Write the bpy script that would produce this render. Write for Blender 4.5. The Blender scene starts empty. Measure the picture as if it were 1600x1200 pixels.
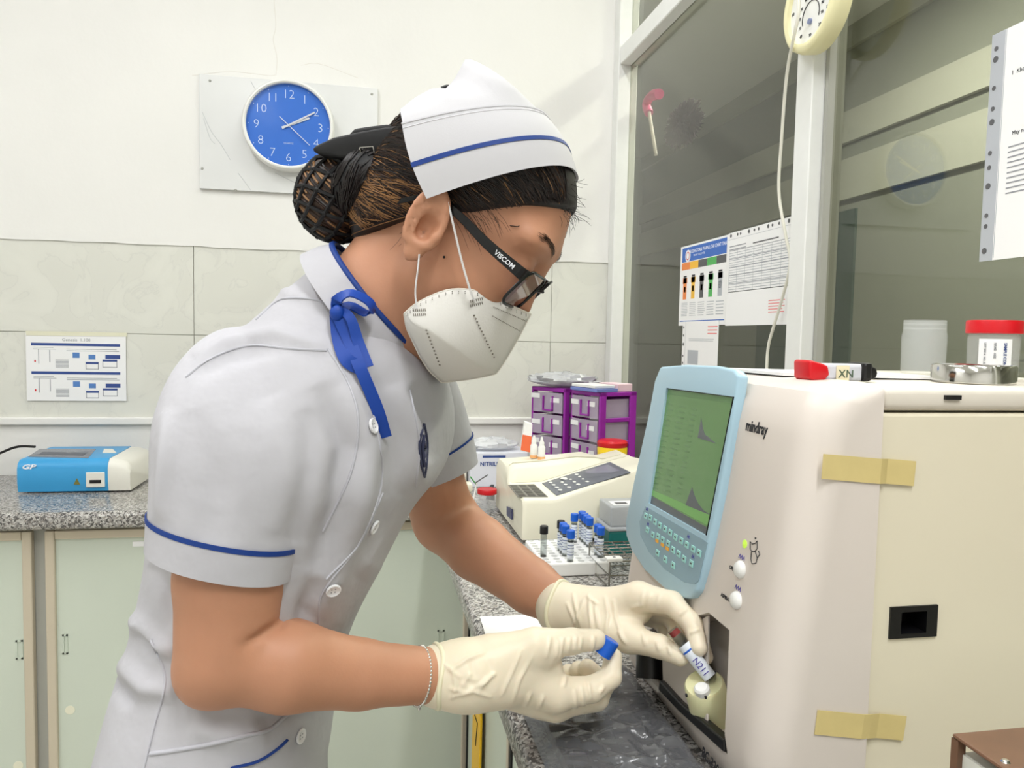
import bpy, bmesh, math, random
import numpy as np
from mathutils import Vector, Matrix
random.seed(7)
rng = np.random.default_rng(11)
SC = bpy.context.scene
COL = SC.collection

# ------------------------------------------------------------------ camera
FPX, CZ = 1180.0, 1.32                      # focal length in pixels of a 1600x1200 frame, eye height
YAW, PIT, ROLL = math.radians(11.0), math.radians(-3.6), math.radians(1.2)
FW = np.array([math.sin(YAW)*math.cos(PIT), math.cos(YAW)*math.cos(PIT), math.sin(PIT)])
_r = np.array([math.cos(YAW), -math.sin(YAW), 0.0]); _u = np.cross(_r, FW)
CR = _r*math.cos(ROLL) + _u*math.sin(ROLL)
CU = _u*math.cos(ROLL) - _r*math.sin(ROLL)
CAMP = np.array([0.0, 0.0, CZ])
cam = bpy.data.cameras.new('camera'); cam.sensor_width = 36.0; cam.lens = FPX/1600*36; cam.clip_start = 0.02
camo = bpy.data.objects.new('camera', cam); COL.objects.link(camo)
camo.matrix_world = Matrix([[CR[0], CU[0], -FW[0], 0], [CR[1], CU[1], -FW[1], 0], [CR[2], CU[2], -FW[2], CZ], [0, 0, 0, 1]])
SC.camera = camo

# ------------------------------------------------------------------ exposure, world, lights
SC.view_settings.view_transform = 'Standard'; SC.view_settings.look = 'None'
SC.view_settings.exposure = 0.0; SC.view_settings.gamma = 1.0; SC.view_settings.use_curve_mapping = False
SC.cycles.max_bounces = 6; SC.cycles.diffuse_bounces = 4; SC.cycles.glossy_bounces = 3; SC.cycles.transparent_max_bounces = 14
SC.cycles.use_adaptive_sampling = True; SC.cycles.adaptive_threshold = 0.045
SC.cycles.use_denoising = True; SC.cycles.sample_clamp_indirect = 4.0
world = bpy.data.worlds.new('world'); SC.world = world; world.use_nodes = True
world.node_tree.nodes['Background'].inputs[0].default_value = (0.9, 0.95, 1.0, 1)
world.node_tree.nodes['Background'].inputs[1].default_value = 0.4
CEIL = 3.05
LAMPS = [(-0.85, 1.0, 1.25, 14.0), (-0.75, -0.9, 1.25, 11.0), (-2.15, 0.2, 1.25, 9.5), (0.35, -0.6, 1.25, 29.0), (0.38, 1.35, 1.0, 7.0)]   # x, y, length, watts; last one added to brighten the back wall's right end
for lx, ly, ll, lw in LAMPS:                # the ceiling's fluorescent fittings and the added fill lamp (their housings are built with the room)
    la = bpy.data.lights.new('tube_light', 'AREA'); la.shape = 'RECTANGLE'; la.size = 0.16; la.size_y = ll; la.energy = lw
    la.color = (0.985, 0.99, 1.0)
    lo = bpy.data.objects.new('tube_light', la); lo.location = (lx, ly, CEIL-0.10); COL.objects.link(lo)
FAR_LAMPS = [(1.75, 0.9, 1.25, 32.0), (1.75, 2.55, 1.25, 62.0)]
for lx, ly, ll, lw in FAR_LAMPS:            # unseen fittings, added to brighten the room behind the glass
    la = bpy.data.lights.new('far_room_light', 'AREA'); la.shape = 'RECTANGLE'; la.size = 0.16; la.size_y = ll; la.energy = lw; la.color = (1.0, 1.0, 0.95)
    lo = bpy.data.objects.new('far_room_light', la); lo.location = (lx, ly, CEIL-0.10); COL.objects.link(lo)

# ------------------------------------------------------------------ measuring helpers: photo pixel -> point on a real plane of the room
def ray(px, py): return FW + CR*(px-800)/FPX + CU*(600-py)/FPX
def onX(px, py, X): d = ray(px, py); return CAMP + d*(X/d[0])
def onY(px, py, Y): d = ray(px, py); return CAMP + d*(Y/d[1])
def onZ(px, py, Z): d = ray(px, py); return CAMP + d*((Z-CZ)/d[2])
def onPl(px, py, p0, n):
    d = ray(px, py); n = np.asarray(n, float); return CAMP + d*(((np.asarray(p0, float)-CAMP) @ n)/(d @ n))

# ------------------------------------------------------------------ materials
def lin(c):
    c = [x/255.0 for x in c]
    return tuple(x/12.92 if x <= 0.04045 else ((x+0.055)/1.055)**2.4 for x in c)
MATS = {}
def mat(name, rgb, rough=0.5, metal=0.0, spec=0.5, bump=0.0, bscale=200.0, var=0.0, vscale=8.0, trans=0.0, ior=1.45, sss=0.0, alpha=1.0, coat=0.0, emis=None, estr=0.0, bdist=0.002, detail=4.0):
    if name in MATS: return MATS[name]
    m = bpy.data.materials.new(name); m.use_nodes = True; nt = m.node_tree; p = nt.nodes['Principled BSDF']
    col = lin(rgb) + (1,)
    p.inputs['Base Color'].default_value = col; p.inputs['Roughness'].default_value = rough; p.inputs['Metallic'].default_value = metal
    p.inputs['Specular IOR Level'].default_value = spec; p.inputs['IOR'].default_value = ior
    p.inputs['Transmission Weight'].default_value = trans; p.inputs['Alpha'].default_value = alpha; p.inputs['Coat Weight'].default_value = coat
    if sss: p.inputs['Subsurface Weight'].default_value = sss; p.inputs['Subsurface Radius'].default_value = (0.006, 0.003, 0.002); p.inputs['Subsurface Scale'].default_value = 1.0
    if emis: p.inputs['Emission Color'].default_value = lin(emis)+(1,); p.inputs['Emission Strength'].default_value = estr
    tc = nt.nodes.new('ShaderNodeTexCoord')
    if var:
        n = nt.nodes.new('ShaderNodeTexNoise'); n.inputs['Scale'].default_value = vscale; n.inputs['Detail'].default_value = detail
        nt.links.new(tc.outputs['Object'], n.inputs['Vector'])
        r = nt.nodes.new('ShaderNodeValToRGB'); r.color_ramp.elements[0].position = 0.3; r.color_ramp.elements[1].position = 0.7
        r.color_ramp.elements[0].color = tuple(x*(1-var) for x in col[:3])+(1,); r.color_ramp.elements[1].color = tuple(min(1, x*(1+var*0.6)) for x in col[:3])+(1,)
        nt.links.new(n.outputs['Fac'], r.inputs['Fac']); nt.links.new(r.outputs['Color'], p.inputs['Base Color'])
    if bump:
        n = nt.nodes.new('ShaderNodeTexNoise'); n.inputs['Scale'].default_value = bscale; n.inputs['Detail'].default_value = 3.0
        nt.links.new(tc.outputs['Object'], n.inputs['Vector'])
        b = nt.nodes.new('ShaderNodeBump'); b.inputs['Strength'].default_value = bump; b.inputs['Distance'].default_value = bdist
        nt.links.new(n.outputs['Fac'], b.inputs['Height']); nt.links.new(b.outputs['Normal'], p.inputs['Normal'])
    MATS[name] = m; return m
def glassmat(name, tint, ior=1.5, rough=0.02, refl=1.0):
    """thin sheet: transparent tint + Fresnel mirror"""
    if name in MATS: return MATS[name]
    m = bpy.data.materials.new(name); m.use_nodes = True; nt = m.node_tree; nt.nodes.clear()
    o = nt.nodes.new('ShaderNodeOutputMaterial'); mx = nt.nodes.new('ShaderNodeMixShader'); t = nt.nodes.new('ShaderNodeBsdfTransparent')
    g = nt.nodes.new('ShaderNodeBsdfGlossy'); ge = nt.nodes.new('ShaderNodeNewGeometry')
    t.inputs['Color'].default_value = lin(tint)+(1,); g.inputs['Roughness'].default_value = rough; g.inputs['Color'].default_value = (refl, refl, refl, 1)
    def mth(op, a, b=None):
        n = nt.nodes.new('ShaderNodeMath'); n.operation = op
        for i, x in enumerate((a, b)):
            if x is None: continue
            if isinstance(x, (int, float)): n.inputs[i].default_value = x
            else: nt.links.new(x, n.inputs[i])
        return n.outputs[0]
    d = nt.nodes.new('ShaderNodeVectorMath'); d.operation = 'DOT_PRODUCT'; nt.links.new(ge.outputs['Normal'], d.inputs[0]); nt.links.new(ge.outputs['Incoming'], d.inputs[1])
    f0 = ((ior-1)/(ior+1))**2; c = mth('SUBTRACT', 1.0, mth('ABSOLUTE', d.outputs['Value'])); f = mth('ADD', f0, mth('MULTIPLY', 1-f0, mth('POWER', c, 5.0)))
    nt.links.new(f, mx.inputs[0]); nt.links.new(t.outputs[0], mx.inputs[1]); nt.links.new(g.outputs[0], mx.inputs[2]); nt.links.new(mx.outputs[0], o.inputs[0])
    MATS[name] = m; return m
def granite(name='granite'):
    m = bpy.data.materials.new(name); m.use_nodes = True; nt = m.node_tree; p = nt.nodes['Principled BSDF']; p.inputs['Roughness'].default_value = 0.22
    tc = nt.nodes.new('ShaderNodeTexCoord')
    v = nt.nodes.new('ShaderNodeTexVoronoi'); v.inputs['Scale'].default_value = 290; v.inputs['Randomness'].default_value = 1
    n = nt.nodes.new('ShaderNodeTexNoise'); n.inputs['Scale'].default_value = 60; n.inputs['Detail'].default_value = 6
    a = nt.nodes.new('ShaderNodeVectorMath'); a.operation = 'SCALE'; a.inputs['Scale'].default_value = 0.02
    s = nt.nodes.new('ShaderNodeVectorMath'); s.operation = 'ADD'
    nt.links.new(tc.outputs['Object'], n.inputs['Vector']); nt.links.new(n.outputs['Color'], a.inputs[0]); nt.links.new(tc.outputs['Object'], s.inputs[0]); nt.links.new(a.outputs[0], s.inputs[1])
    nt.links.new(s.outputs[0], v.inputs['Vector'])
    h = nt.nodes.new('ShaderNodeSeparateColor'); nt.links.new(v.outputs['Color'], h.inputs[0])
    n2 = nt.nodes.new('ShaderNodeTexNoise'); n2.inputs['Scale'].default_value = 14; n2.inputs['Detail'].default_value = 3; nt.links.new(tc.outputs['Object'], n2.inputs['Vector'])
    ad = nt.nodes.new('ShaderNodeMath'); ad.operation = 'MULTIPLY_ADD'; ad.inputs[1].default_value = 0.35; nt.links.new(n2.outputs['Fac'], ad.inputs[0]); nt.links.new(h.outputs[0], ad.inputs[2])
    r = nt.nodes.new('ShaderNodeValToRGB'); r.color_ramp.interpolation = 'CONSTANT'; e = r.color_ramp.elements
    e[0].position = 0.0; e[0].color = lin((84, 82, 80))+(1,); e[1].position = 0.36; e[1].color = lin((124, 121, 118))+(1,)
    for q, c in ((0.55, (156, 153, 149)), (0.78, (182, 179, 174)), (1.0, (144, 137, 130)), (1.1, (200, 198, 193))):
        x = e.new(min(q/1.2, 1)); x.color = lin(c)+(1,)
    dv = nt.nodes.new('ShaderNodeMath'); dv.operation = 'DIVIDE'; dv.inputs[1].default_value = 1.2; nt.links.new(ad.outputs[0], dv.inputs[0])
    nt.links.new(dv.outputs[0], r.inputs['Fac']); nt.links.new(r.outputs['Color'], p.inputs['Base Color'])
    MATS[name] = m; return m

# ------------------------------------------------------------------ mesh collector
class MB:
    def __init__(s): s.v = []; s.f = []; s.m = []; s.cur = 0
    def add(s, vs, fs):
        b = len(s.v); s.v += [tuple(map(float, x)) for x in vs]; s.f += [tuple(b+i for i in f) for f in fs]; s.m += [s.cur]*len(fs); return s
    def box(s, lo, hi, M=None):
        (a, b, c), (d, e, f) = lo, hi
        vs = [(a, b, c), (d, b, c), (d, e, c), (a, e, c), (a, b, f), (d, b, f), (d, e, f), (a, e, f)]
        if M is not None: vs = [tuple(M @ Vector(v)) for v in vs]
        return s.add(vs, [(0, 3, 2, 1), (4, 5, 6, 7), (0, 1, 5, 4), (1, 2, 6, 5), (2, 3, 7, 6), (3, 0, 4, 7)])
    def loft(s, rings, closed=True, caps=True):
        n = len(rings[0]); b = len(s.v); fs = []
        for r in rings: s.v += [tuple(map(float, x)) for x in r]
        k = n if closed else n-1
        for i in range(len(rings)-1):
            for j in range(k):
                a = b+i*n+j; c = b+i*n+(j+1) % n; fs.append((a, c, c+n, a+n))
        if caps and closed: fs.append(tuple(b+j for j in reversed(range(n)))); fs.append(tuple(b+(len(rings)-1)*n+j for j in range(n)))
        s.f += fs; s.m += [s.cur]*len(fs); return s
    def tube(s, pts, r, n=8, caps=True, flat=None):
        pts = [np.asarray(p, float) for p in pts]; rs = r if hasattr(r, '__len__') else [r]*len(pts); rings = []; ref = None
        for i, p in enumerate(pts):
            t = pts[min(i+1, len(pts)-1)]-pts[max(i-1, 0)]; t = t/(np.linalg.norm(t)+1e-12)
            if ref is None: ref = np.array([0, 0, 1.0]) if abs(t[2]) < 0.9 else np.array([1.0, 0, 0])
            u = np.cross(ref, t); u /= np.linalg.norm(u)+1e-12; w = np.cross(t, u); ref = w
            fl = flat if flat else 1.0
            rings.append([p+rs[i]*(math.cos(a)*u+fl*math.sin(a)*w) for a in np.linspace(0, 2*math.pi, n, endpoint=False)])
        return s.loft(rings, True, caps)
    def cyl(s, a, b, ra, rb=None, n=24): return s.tube([a, b], [ra, ra if rb is None else rb], n)
    def lathe(s, prof, c, axis=(0, 0, 1), n=32, caps=False):
        """prof: (radius, height) pairs along axis from c"""
        ax = np.asarray(axis, float); ax /= np.linalg.norm(ax); ref = np.array([1.0, 0, 0]) if abs(ax[0]) < 0.9 else np.array([0, 1.0, 0])
        u = np.cross(ax, ref); u /= np.linalg.norm(u); w = np.cross(ax, u); c = np.asarray(c, float)
        rings = [[c+ax*h+max(r, 1e-5)*(math.cos(a)*u+math.sin(a)*w) for a in np.linspace(0, 2*math.pi, n, endpoint=False)] for r, h in prof]
        return s.loft(rings, True, caps)
    def prism(s, poly, d):
        """polygon of 3D points extruded by vector d"""
        n = len(poly); d = np.asarray(d, float); p = [np.asarray(q, float) for q in poly]
        vs = p+[q+d for q in p]; fs = [tuple(reversed(range(n))), tuple(range(n, 2*n))]+[(i, (i+1) % n, n+(i+1) % n, n+i) for i in range(n)]
        return s.add(vs, fs)
    def ellipsoid(s, c, r, n=24, m=14, M=None):
        rings = []
        for i in range(m+1):
            t = math.pi*i/m; q = max(math.sin(t), 1e-4)
            ring = [np.array([r[0]*q*math.cos(a), r[1]*q*math.sin(a), -r[2]*math.cos(t)]) for a in np.linspace(0, 2*math.pi, n, endpoint=False)]
            if M is not None: ring = [M @ x for x in ring]
            rings.append([np.asarray(c)+x for x in ring])
        return s.loft(rings, True, True)
def link(o, parent=None):
    COL.objects.link(o)
    if parent is not None:
        o.parent = parent; o.matrix_parent_inverse = Matrix.Translation(-Vector(parent.location))
    return o
def tag(o, label=None, cat=None, group=None, kind=None):
    if label: o['label'] = label
    if cat: o['category'] = cat
    if group: o['group'] = group
    if kind: o['kind'] = kind
    return o
def obj(name, mb, mats, parent=None, smooth=None, bevel=0.0, seg=2, base=None, fix=True):
    """link the collected geometry as one mesh object; smooth: angle in degrees under which edges are shaded smooth"""
    if not isinstance(mats, (list, tuple)): mats = [mats]
    me = bpy.data.meshes.new(name)
    if isinstance(mb, MB):
        off = np.zeros(3) if base is None else np.asarray(base, float)
        me.from_pydata([tuple(np.asarray(v)-off) for v in mb.v], [], mb.f)
        for p, i in zip(me.polygons, mb.m): p.material_index = i
    else:
        V, Fc = mb; me.from_pydata(V, [], Fc)
    if bevel or fix:
        bm = bmesh.new(); bm.from_mesh(me)
        if fix: bmesh.ops.recalc_face_normals(bm, faces=bm.faces)
        if bevel:
            es = [e for e in bm.edges if len(e.link_faces) == 2 and e.calc_face_angle(0) > math.radians(28)]
            bmesh.ops.bevel(bm, geom=es, offset=bevel, segments=seg, affect='EDGES', profile=0.5, clamp_overlap=True)
        bm.to_mesh(me); bm.free()
    for m in mats: me.materials.append(m)
    if smooth:
        me.polygons.foreach_set('use_smooth', [True]*len(me.polygons))
        if smooth < 179: me.set_sharp_from_angle(angle=math.radians(smooth))
    me.update()
    o = bpy.data.objects.new(name, me)
    if base is not None: o.location = tuple(base)
    return link(o, parent)
def empty(name, loc=(0, 0, 0), label=None, cat=None, group=None, kind=None):
    o = bpy.data.objects.new(name, None); o.location = tuple(map(float, loc)); o.empty_display_size = 0.05; COL.objects.link(o)
    return tag(o, label, cat, group, kind)
def clone(root, loc=None, label=None, group=None, rotz=None):
    r = root.copy(); COL.objects.link(r)
    for ch in list(root.children):
        c = ch.copy(); COL.objects.link(c); c.parent = r
        for g in list(ch.children): d = g.copy(); COL.objects.link(d); d.parent = c
    if loc is not None: r.location = tuple(map(float, loc))
    if rotz is not None: r.rotation_euler.z = rotz
    if label: r['label'] = label
    if group: r['group'] = group
    return r
def frame3(o, x, y):
    """4x4 whose local x,y run along the given world directions, z out of the sheet"""
    x = Vector(x).normalized(); y = Vector(y); y = (y-x*y.dot(x)).normalized(); z = x.cross(y)
    return Matrix([[x[0], y[0], z[0], o[0]], [x[1], y[1], z[1], o[1]], [x[2], y[2], z[2], o[2]], [0, 0, 0, 1]])
def text(name, s, M, size, m, parent=None, align='LEFT', depth=0.0002, sx=1.0, shear=0.0, bold=0.0):
    cu = bpy.data.curves.new(name, 'FONT'); cu.body = s; cu.size = size; cu.align_x = align; cu.extrude = depth; cu.resolution_u = 2; cu.shear = shear; cu.offset = bold
    t = bpy.data.objects.new(name, cu); COL.objects.link(t)
    dg = bpy.context.evaluated_depsgraph_get(); me = bpy.data.meshes.new_from_object(t.evaluated_get(dg)); bpy.data.objects.remove(t); bpy.data.curves.remove(cu)
    me.transform(Matrix.Diagonal((sx, 1, 1, 1))); me.transform(M); me.name = name; me.materials.clear(); me.materials.append(m)
    o = bpy.data.objects.new(name, me); return link(o, parent)
def bez(pts, n=24):
    """Catmull-Rom through the points"""
    P = [np.asarray(p, float) for p in pts]; P = [2*P[0]-P[1]]+P+[2*P[-1]-P[-2]]; out = []
    k = len(P)-3
    for i in range(n+1):
        t = i/n*k; j = min(int(t), k-1); u = t-j; a, b, c, d = P[j:j+4]
        out.append(0.5*((2*b)+(c-a)*u+(2*a-5*b+4*c-d)*u*u+(3*b-a-3*c+d)*u**3))
    return out
# ================================================================== ROOM
CT = 0.885                                   # worktop height
WALLX, BACKY = 0.84, 2.45
M_wall = mat('wall_paint', (236, 235, 231), 0.75, var=0.035, vscale=2.2, bump=0.25, bscale=30, bdist=0.003)
M_wall2 = mat('old_wall_paint', (226, 224, 214), 0.8, var=0.06, vscale=7, bump=0.4, bscale=45, bdist=0.003)
M_ceil = mat('ceiling_paint', (228, 228, 222), 0.85)
M_beam = mat('ceiling_beam_paint', (142, 142, 134), 0.85)
M_grout = mat('grout', (178, 176, 166), 0.9)
M_alu = mat('white_aluminium', (232, 233, 230), 0.35, var=0.02, vscale=30)
M_grey = mat('grey_cabinet_frame', (168, 168, 160), 0.45)
M_champ = mat('champagne_aluminium', (205, 194, 174), 0.35, metal=0.25)
M_frost = mat('frosted_green_glass', (206, 214, 200), 0.3, var=0.03, vscale=3)
M_dark = mat('dark_gap', (25, 23, 22), 0.7)
M_granite = granite()
M_print = mat('print_grey', (150, 152, 158), 0.7)
M_black = mat('black_plastic', (16, 16, 18), 0.35)
M_white = mat('white_plastic', (236, 236, 232), 0.4)
M_paper = mat('paper', (242, 242, 242), 0.6)
M_blueprint = mat('print_navy', (52, 76, 140), 0.6)
M_red = mat('red_plastic', (205, 18, 30), 0.35)
M_redprint = mat('print_red', (226, 120, 118), 0.7)
M_ink = mat('ink_black', (40, 40, 44), 0.7)
M_chrome = mat('chrome', (215, 213, 208), 0.12, metal=1.0)
M_clear = mat('clear_plastic', (236, 240, 240), 0.12, alpha=0.13)
M_film = glassmat('clear_film', (246, 247, 247), 1.35, 0.12)

def tile_mat():
    m = bpy.data.materials.new('marble_tile'); m.use_nodes = True; nt = m.node_tree; p = nt.nodes['Principled BSDF']; p.inputs['Roughness'].default_value = 0.28
    tc = nt.nodes.new('ShaderNodeTexCoord'); n = nt.nodes.new('ShaderNodeTexNoise'); n.inputs['Scale'].default_value = 6; n.inputs['Detail'].default_value = 7; n.inputs['Distortion'].default_value = 1.3
    nt.links.new(tc.outputs['Object'], n.inputs['Vector'])
    r = nt.nodes.new('ShaderNodeValToRGB'); e = r.color_ramp.elements
    e[0].position = 0.40; e[0].color = lin((219, 219, 210))+(1,); e[1].position = 0.62; e[1].color = lin((224, 224, 215))+(1,)
    x = e.new(0.49); x.color = lin((220, 220, 211))+(1,); x = e.new(0.50); x.color = lin((214, 214, 206))+(1,); x = e.new(0.515); x.color = lin((221, 221, 212))+(1,)
    nt.links.new(n.outputs['Fac'], r.inputs['Fac']); nt.links.new(r.outputs['Color'], p.inputs['Base Color']); MATS['tile'] = m; return m
M_tile = tile_mat()

# floor, ceiling, far walls
fl = tag(obj('floor', MB().box((-2.7, -2.3, -0.1), (3.0, 7.2, 0.0)), mat('floor_tile', (212, 209, 200), 0.3, var=0.05)), kind='structure')
ce = tag(obj('ceiling', MB().box((-2.7, -2.3, CEIL), (3.0, 7.2, CEIL+0.1)), M_ceil), kind='structure')
wl = tag(obj('wall_left', MB().box((-2.7, -2.3, 0), (-2.6, 2.6, CEIL)), M_wall), kind='structure')
wf = tag(obj('wall_front', MB().box((-2.7, -2.3, 0), (3.0, -2.2, CEIL)), M_wall), kind='structure')
wfar = tag(obj('wall_far_room', MB().box((2.6, -2.3, 0), (2.7, 7.1, CEIL)).box((0.7, 7.0, 0), (2.7, 7.1, CEIL)).box((0.70, 2.6, 0), (0.80, 7.1, CEIL)), mat('far_room_wall', (128, 130, 120), 0.8)), kind='structure')
for z0, z1 in ((2.93, CEIL), (2.42, 2.59), (2.11, 2.33)): obj('wall_band', MB().box((2.575, -2.2, z0), (2.6, 7.0, z1)), mat('far_band', (168, 168, 156), 0.7), wfar)
obj('dark_doorway', MB().box((2.585, 3.7, 0.0), (2.6, 4.7, 2.05)), mat('doorway_green', (58, 74, 66), 0.6), wfar)
# wall behind: painted upper part, marble tile band, painted part under the ledge
wb = MB(); wb.box((-2.7, 2.462, 0), (WALLX+0.02, 2.6, CEIL))
wb.box((-2.7, 2.4485, 1.574), (WALLX-0.005, 2.47, CEIL)); wb.box((-2.7, 2.452, 0), (WALLX, 2.47, 1.03))
wback = tag(obj('wall_back', wb, M_wall), kind='structure')
obj('grout', MB().box((-2.7, 2.4555, 1.03), (0.822, 2.463, 1.574)), M_grout, wback)
xs = [-2.6, -2.195, -1.635, -1.075, -0.515, 0.045, 0.604, 0.822]
for z0, z1 in ((1.03, 1.304), (1.304, 1.574)):
    for a, b in zip(xs[:-1], xs[1:]):
        obj('tile', MB().box((a+0.0009, 2.4515, z0+0.0009), (b-0.0009, 2.458, z1-0.0009)), M_tile, wback, bevel=0.0006, seg=1)
tr = MB(); tr.box((-2.6, 2.438, 1.03), (0.822, 2.455, 1.052)); tag(obj('trim_1', tr, M_wall, bevel=0.004), kind='structure')
lip = MB(); top = [(-2.6, 1.572)]
for i in range(70): top.append((-2.6+3.42*(i+1)/70, 1.572+rng.normal()*0.0014))
for (a, za), (b, zb) in zip(top[:-1], top[1:]): lip.add([(a, 2.4478, za), (b, 2.4478, zb), (b, 2.4478, 1.583), (a, 2.4478, 1.583)], [(0, 1, 2, 3)])
obj('paint_lip', lip, M_wall, wback)
# old filler strokes and a thin crack on the paint above the clock board
ck = MB(); 
for pts, w in (([(428, 0), (431, 40), (427, 62), (433, 92), (431, 118)], 0.0007), ([(300, 118), (360, 112), (420, 118), (430, 117)], 0.0006), ([(470, 102), (500, 100), (560, 122)], 0.0006)):
    q = [onY(x, y, 2.4484) for x, y in pts]; ck.tube(bez(q, 20), w, 4)
obj('paint_crack', ck, mat('paint_crack', (226, 222, 214), 0.9), wback)

# glass partition on the right
pf = MB()
pf.box((0.795, 2.395, CT-0.02), (WALLX+0.02, 2.448, CEIL)); 
pf.box((0.80, -2.2, 2.205), (WALLX+0.02, 2.395, 2.262))
pf.box((0.812, -2.2, 2.262), (WALLX+0.02, 2.395, 2.272))
pf.box((0.805, -2.2, CT), (WALLX+0.02, 2.395, CT+0.045))
pf.box((0.80, -2.2, 0.0), (WALLX+0.02, 2.448, CT-0.045))
pr = tag(obj('wall_right', pf, M_alu, bevel=0.0025, seg=1), kind='structure')
for y0, y1 in ((1.285, 1.338), (0.0, 0.05), (-1.3, -1.25)):
    obj('mullion', MB().box((0.797, y0, CT+0.045), (WALLX+0.02, y1, 2.205)), M_alu, pr, bevel=0.002, seg=1)
    obj('mullion', MB().box((0.805, y0, 2.272), (WALLX+0.02, y1, CEIL)), M_alu, pr)
obj('bead', MB().box((0.822, 1.272, CT+0.045), (WALLX+0.015, 1.282, 2.205)), M_grey, pr)
M_pane = glassmat('window_glass', (224, 225, 217), 1.5, 0.0)
panes = []
for i, (y0, y1, z0, z1) in enumerate(((1.338, 2.395, CT+0.045, 2.205), (0.05, 1.285, CT+0.045, 2.205), (-1.25, 0.0, CT+0.045, 2.205), (0.05, 2.395, 2.272, CEIL), (-1.25, 0.05, 2.272, CEIL), (-2.2, -1.3, CT+0.045, CEIL))):
    w = obj('window_%d' % (i+1), MB().box((WALLX-0.004, y0, z0), (WALLX, y1, z1)), M_pane); tag(w, kind='structure'); panes.append(w)
# light fittings on the ceiling, with the added fill and far-room lamps
M_tube = mat('lamp_tube', (255, 255, 250), 0.4, emis=(252, 252, 255), estr=10.0)
for i, (lx, ly, ll, lw) in enumerate(LAMPS+FAR_LAMPS):
    where = ('left of the nurse', 'behind the camera', 'near the left wall', 'right of the camera', 'added as fill above the tube rack', 'added out of view beyond the glass', 'added out of view deeper behind the glass')[i]
    t = empty('ceiling_lamp', (lx, ly, CEIL), 'long white fluorescent ceiling lamp '+where, 'lamp', 'fluorescent ceiling lamps')
    obj('housing', MB().box((lx-0.07, ly-ll/2, CEIL-0.05), (lx+0.07, ly+ll/2, CEIL)), M_white, t, bevel=0.006)
    for s in (-1, 1): obj('lamp_tube', MB().cyl((lx+s*0.03, ly-ll/2+0.02, CEIL-0.068), (lx+s*0.03, ly+ll/2-0.02, CEIL-0.068), 0.013, n=12), M_tube, t, smooth=60)

# ------------------------------------------------------------------ worktop and base cabinets
EX, EY = 0.166, 1.915
wt = MB(); wt.prism([(-2.5, EY, CT-0.042), (EX, EY, CT-0.042), (EX, -1.6, CT-0.042), (0.80, -1.6, CT-0.042), (0.80, 2.437, CT-0.042), (-2.5, 2.437, CT-0.042)], (0, 0, 0.042))
tag(obj('worktop', wt, M_granite, bevel=0.012, seg=4, smooth=40), 'L-shaped speckled grey granite worktop along the back wall and glass partition', 'worktop')
CY = 1.965
def cabinet_left(x0, x1, label, handle_px=None):
    t = empty('base_cabinet', ((x0+x1)/2, CY, 0), label, 'cabinet', 'base cabinets under the back worktop')
    b = MB(); b.box((x0-0.014, CY+0.012, 0.08), (x1+0.014, 2.44, CT-0.043)); b.box((x0-0.014, CY+0.05, 0), (x1+0.014, 2.44, 0.08)); obj('body', b, M_grey, t)
    fr = MB(); f = 0.022; zt, zb = 0.832, 0.10
    obj('stile', MB().box((x0, CY-0.006, zb), (x0+f, CY+0.012, zt)), M_champ, t, bevel=0.003); obj('stile', MB().box((x1-f, CY-0.006, zb), (x1, CY+0.012, zt)), M_champ, t, bevel=0.003)
    d = obj('door', MB().box((x0+f, CY+0.002, zb+f), (x1-f, CY+0.010, zt-f)), M_frost, t)
    obj('rail', MB().box((x0+f, CY-0.006, zt-f), (x1-f, CY+0.012, zt)), M_champ, t, bevel=0.003); obj('rail', MB().box((x0+f, CY-0.006, zb), (x1-f, CY+0.012, zb+f)), M_champ, t, bevel=0.003)
    return t, d
c1, d1 = cabinet_left(-1.30, -0.780, 'leftmost grey base cabinet with frosted door, cut by the left frame edge')
c2, d2 = cabinet_left(-0.752, -0.27, 'grey base cabinet with a labelled frosted door behind the nurse')
c3, d3 = cabinet_left(-0.242, 0.284, 'grey base cabinet with frosted door seen between the nurse and the worktop corner')
cabinet_left(-1.86, -1.328, 'grey base cabinet with frosted door further left along the back wall')
M_frost2 = mat('frosted_handle', (200, 209, 195), 0.35)
def pull(px0, py0, px1, py1, par):
    a = onY(px0, py0, CY); b = onY(px1, py1, CY); h = MB()
    h.box((a[0], CY, b[2]), (a[0]+0.004, CY+0.002, a[2])); h.box((b[0]-0.004, CY, b[2]), (b[0], CY+0.002, a[2])); h.box((a[0], CY, a[2]-0.004), (b[0], CY+0.002, a[2])); h.box((a[0], CY, b[2]), (b[0], CY+0.002, b[2]+0.004))
    obj('handle', h, M_frost2, par)
pull(24, 1001, 36, 1030, d1); pull(97, 992, 106, 1022, d2); pull(684, 985, 694, 1012, d3)
p = onY(222, 850, CY-0.0005); lb = MB().box((p[0]-0.022, CY+0.0005, p[2]-0.006), (p[0]+0.03, CY+0.003, p[2]+0.006)); l = obj('door_label', lb, M_paper, d2)
for px, py, par in ((109, 1110, d2), (28, 1197, d1)):
    p = onY(px, py, CY); obj('sticker', MB().lathe([(0.0, 0.0), (0.011, 0.0), (0.011, 0.002), (0.0, 0.002)], (p[0], CY+0.003, p[2]), (0, -1, 0), 20), mat('cream_sticker', (232, 230, 208), 0.6), par)
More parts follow.
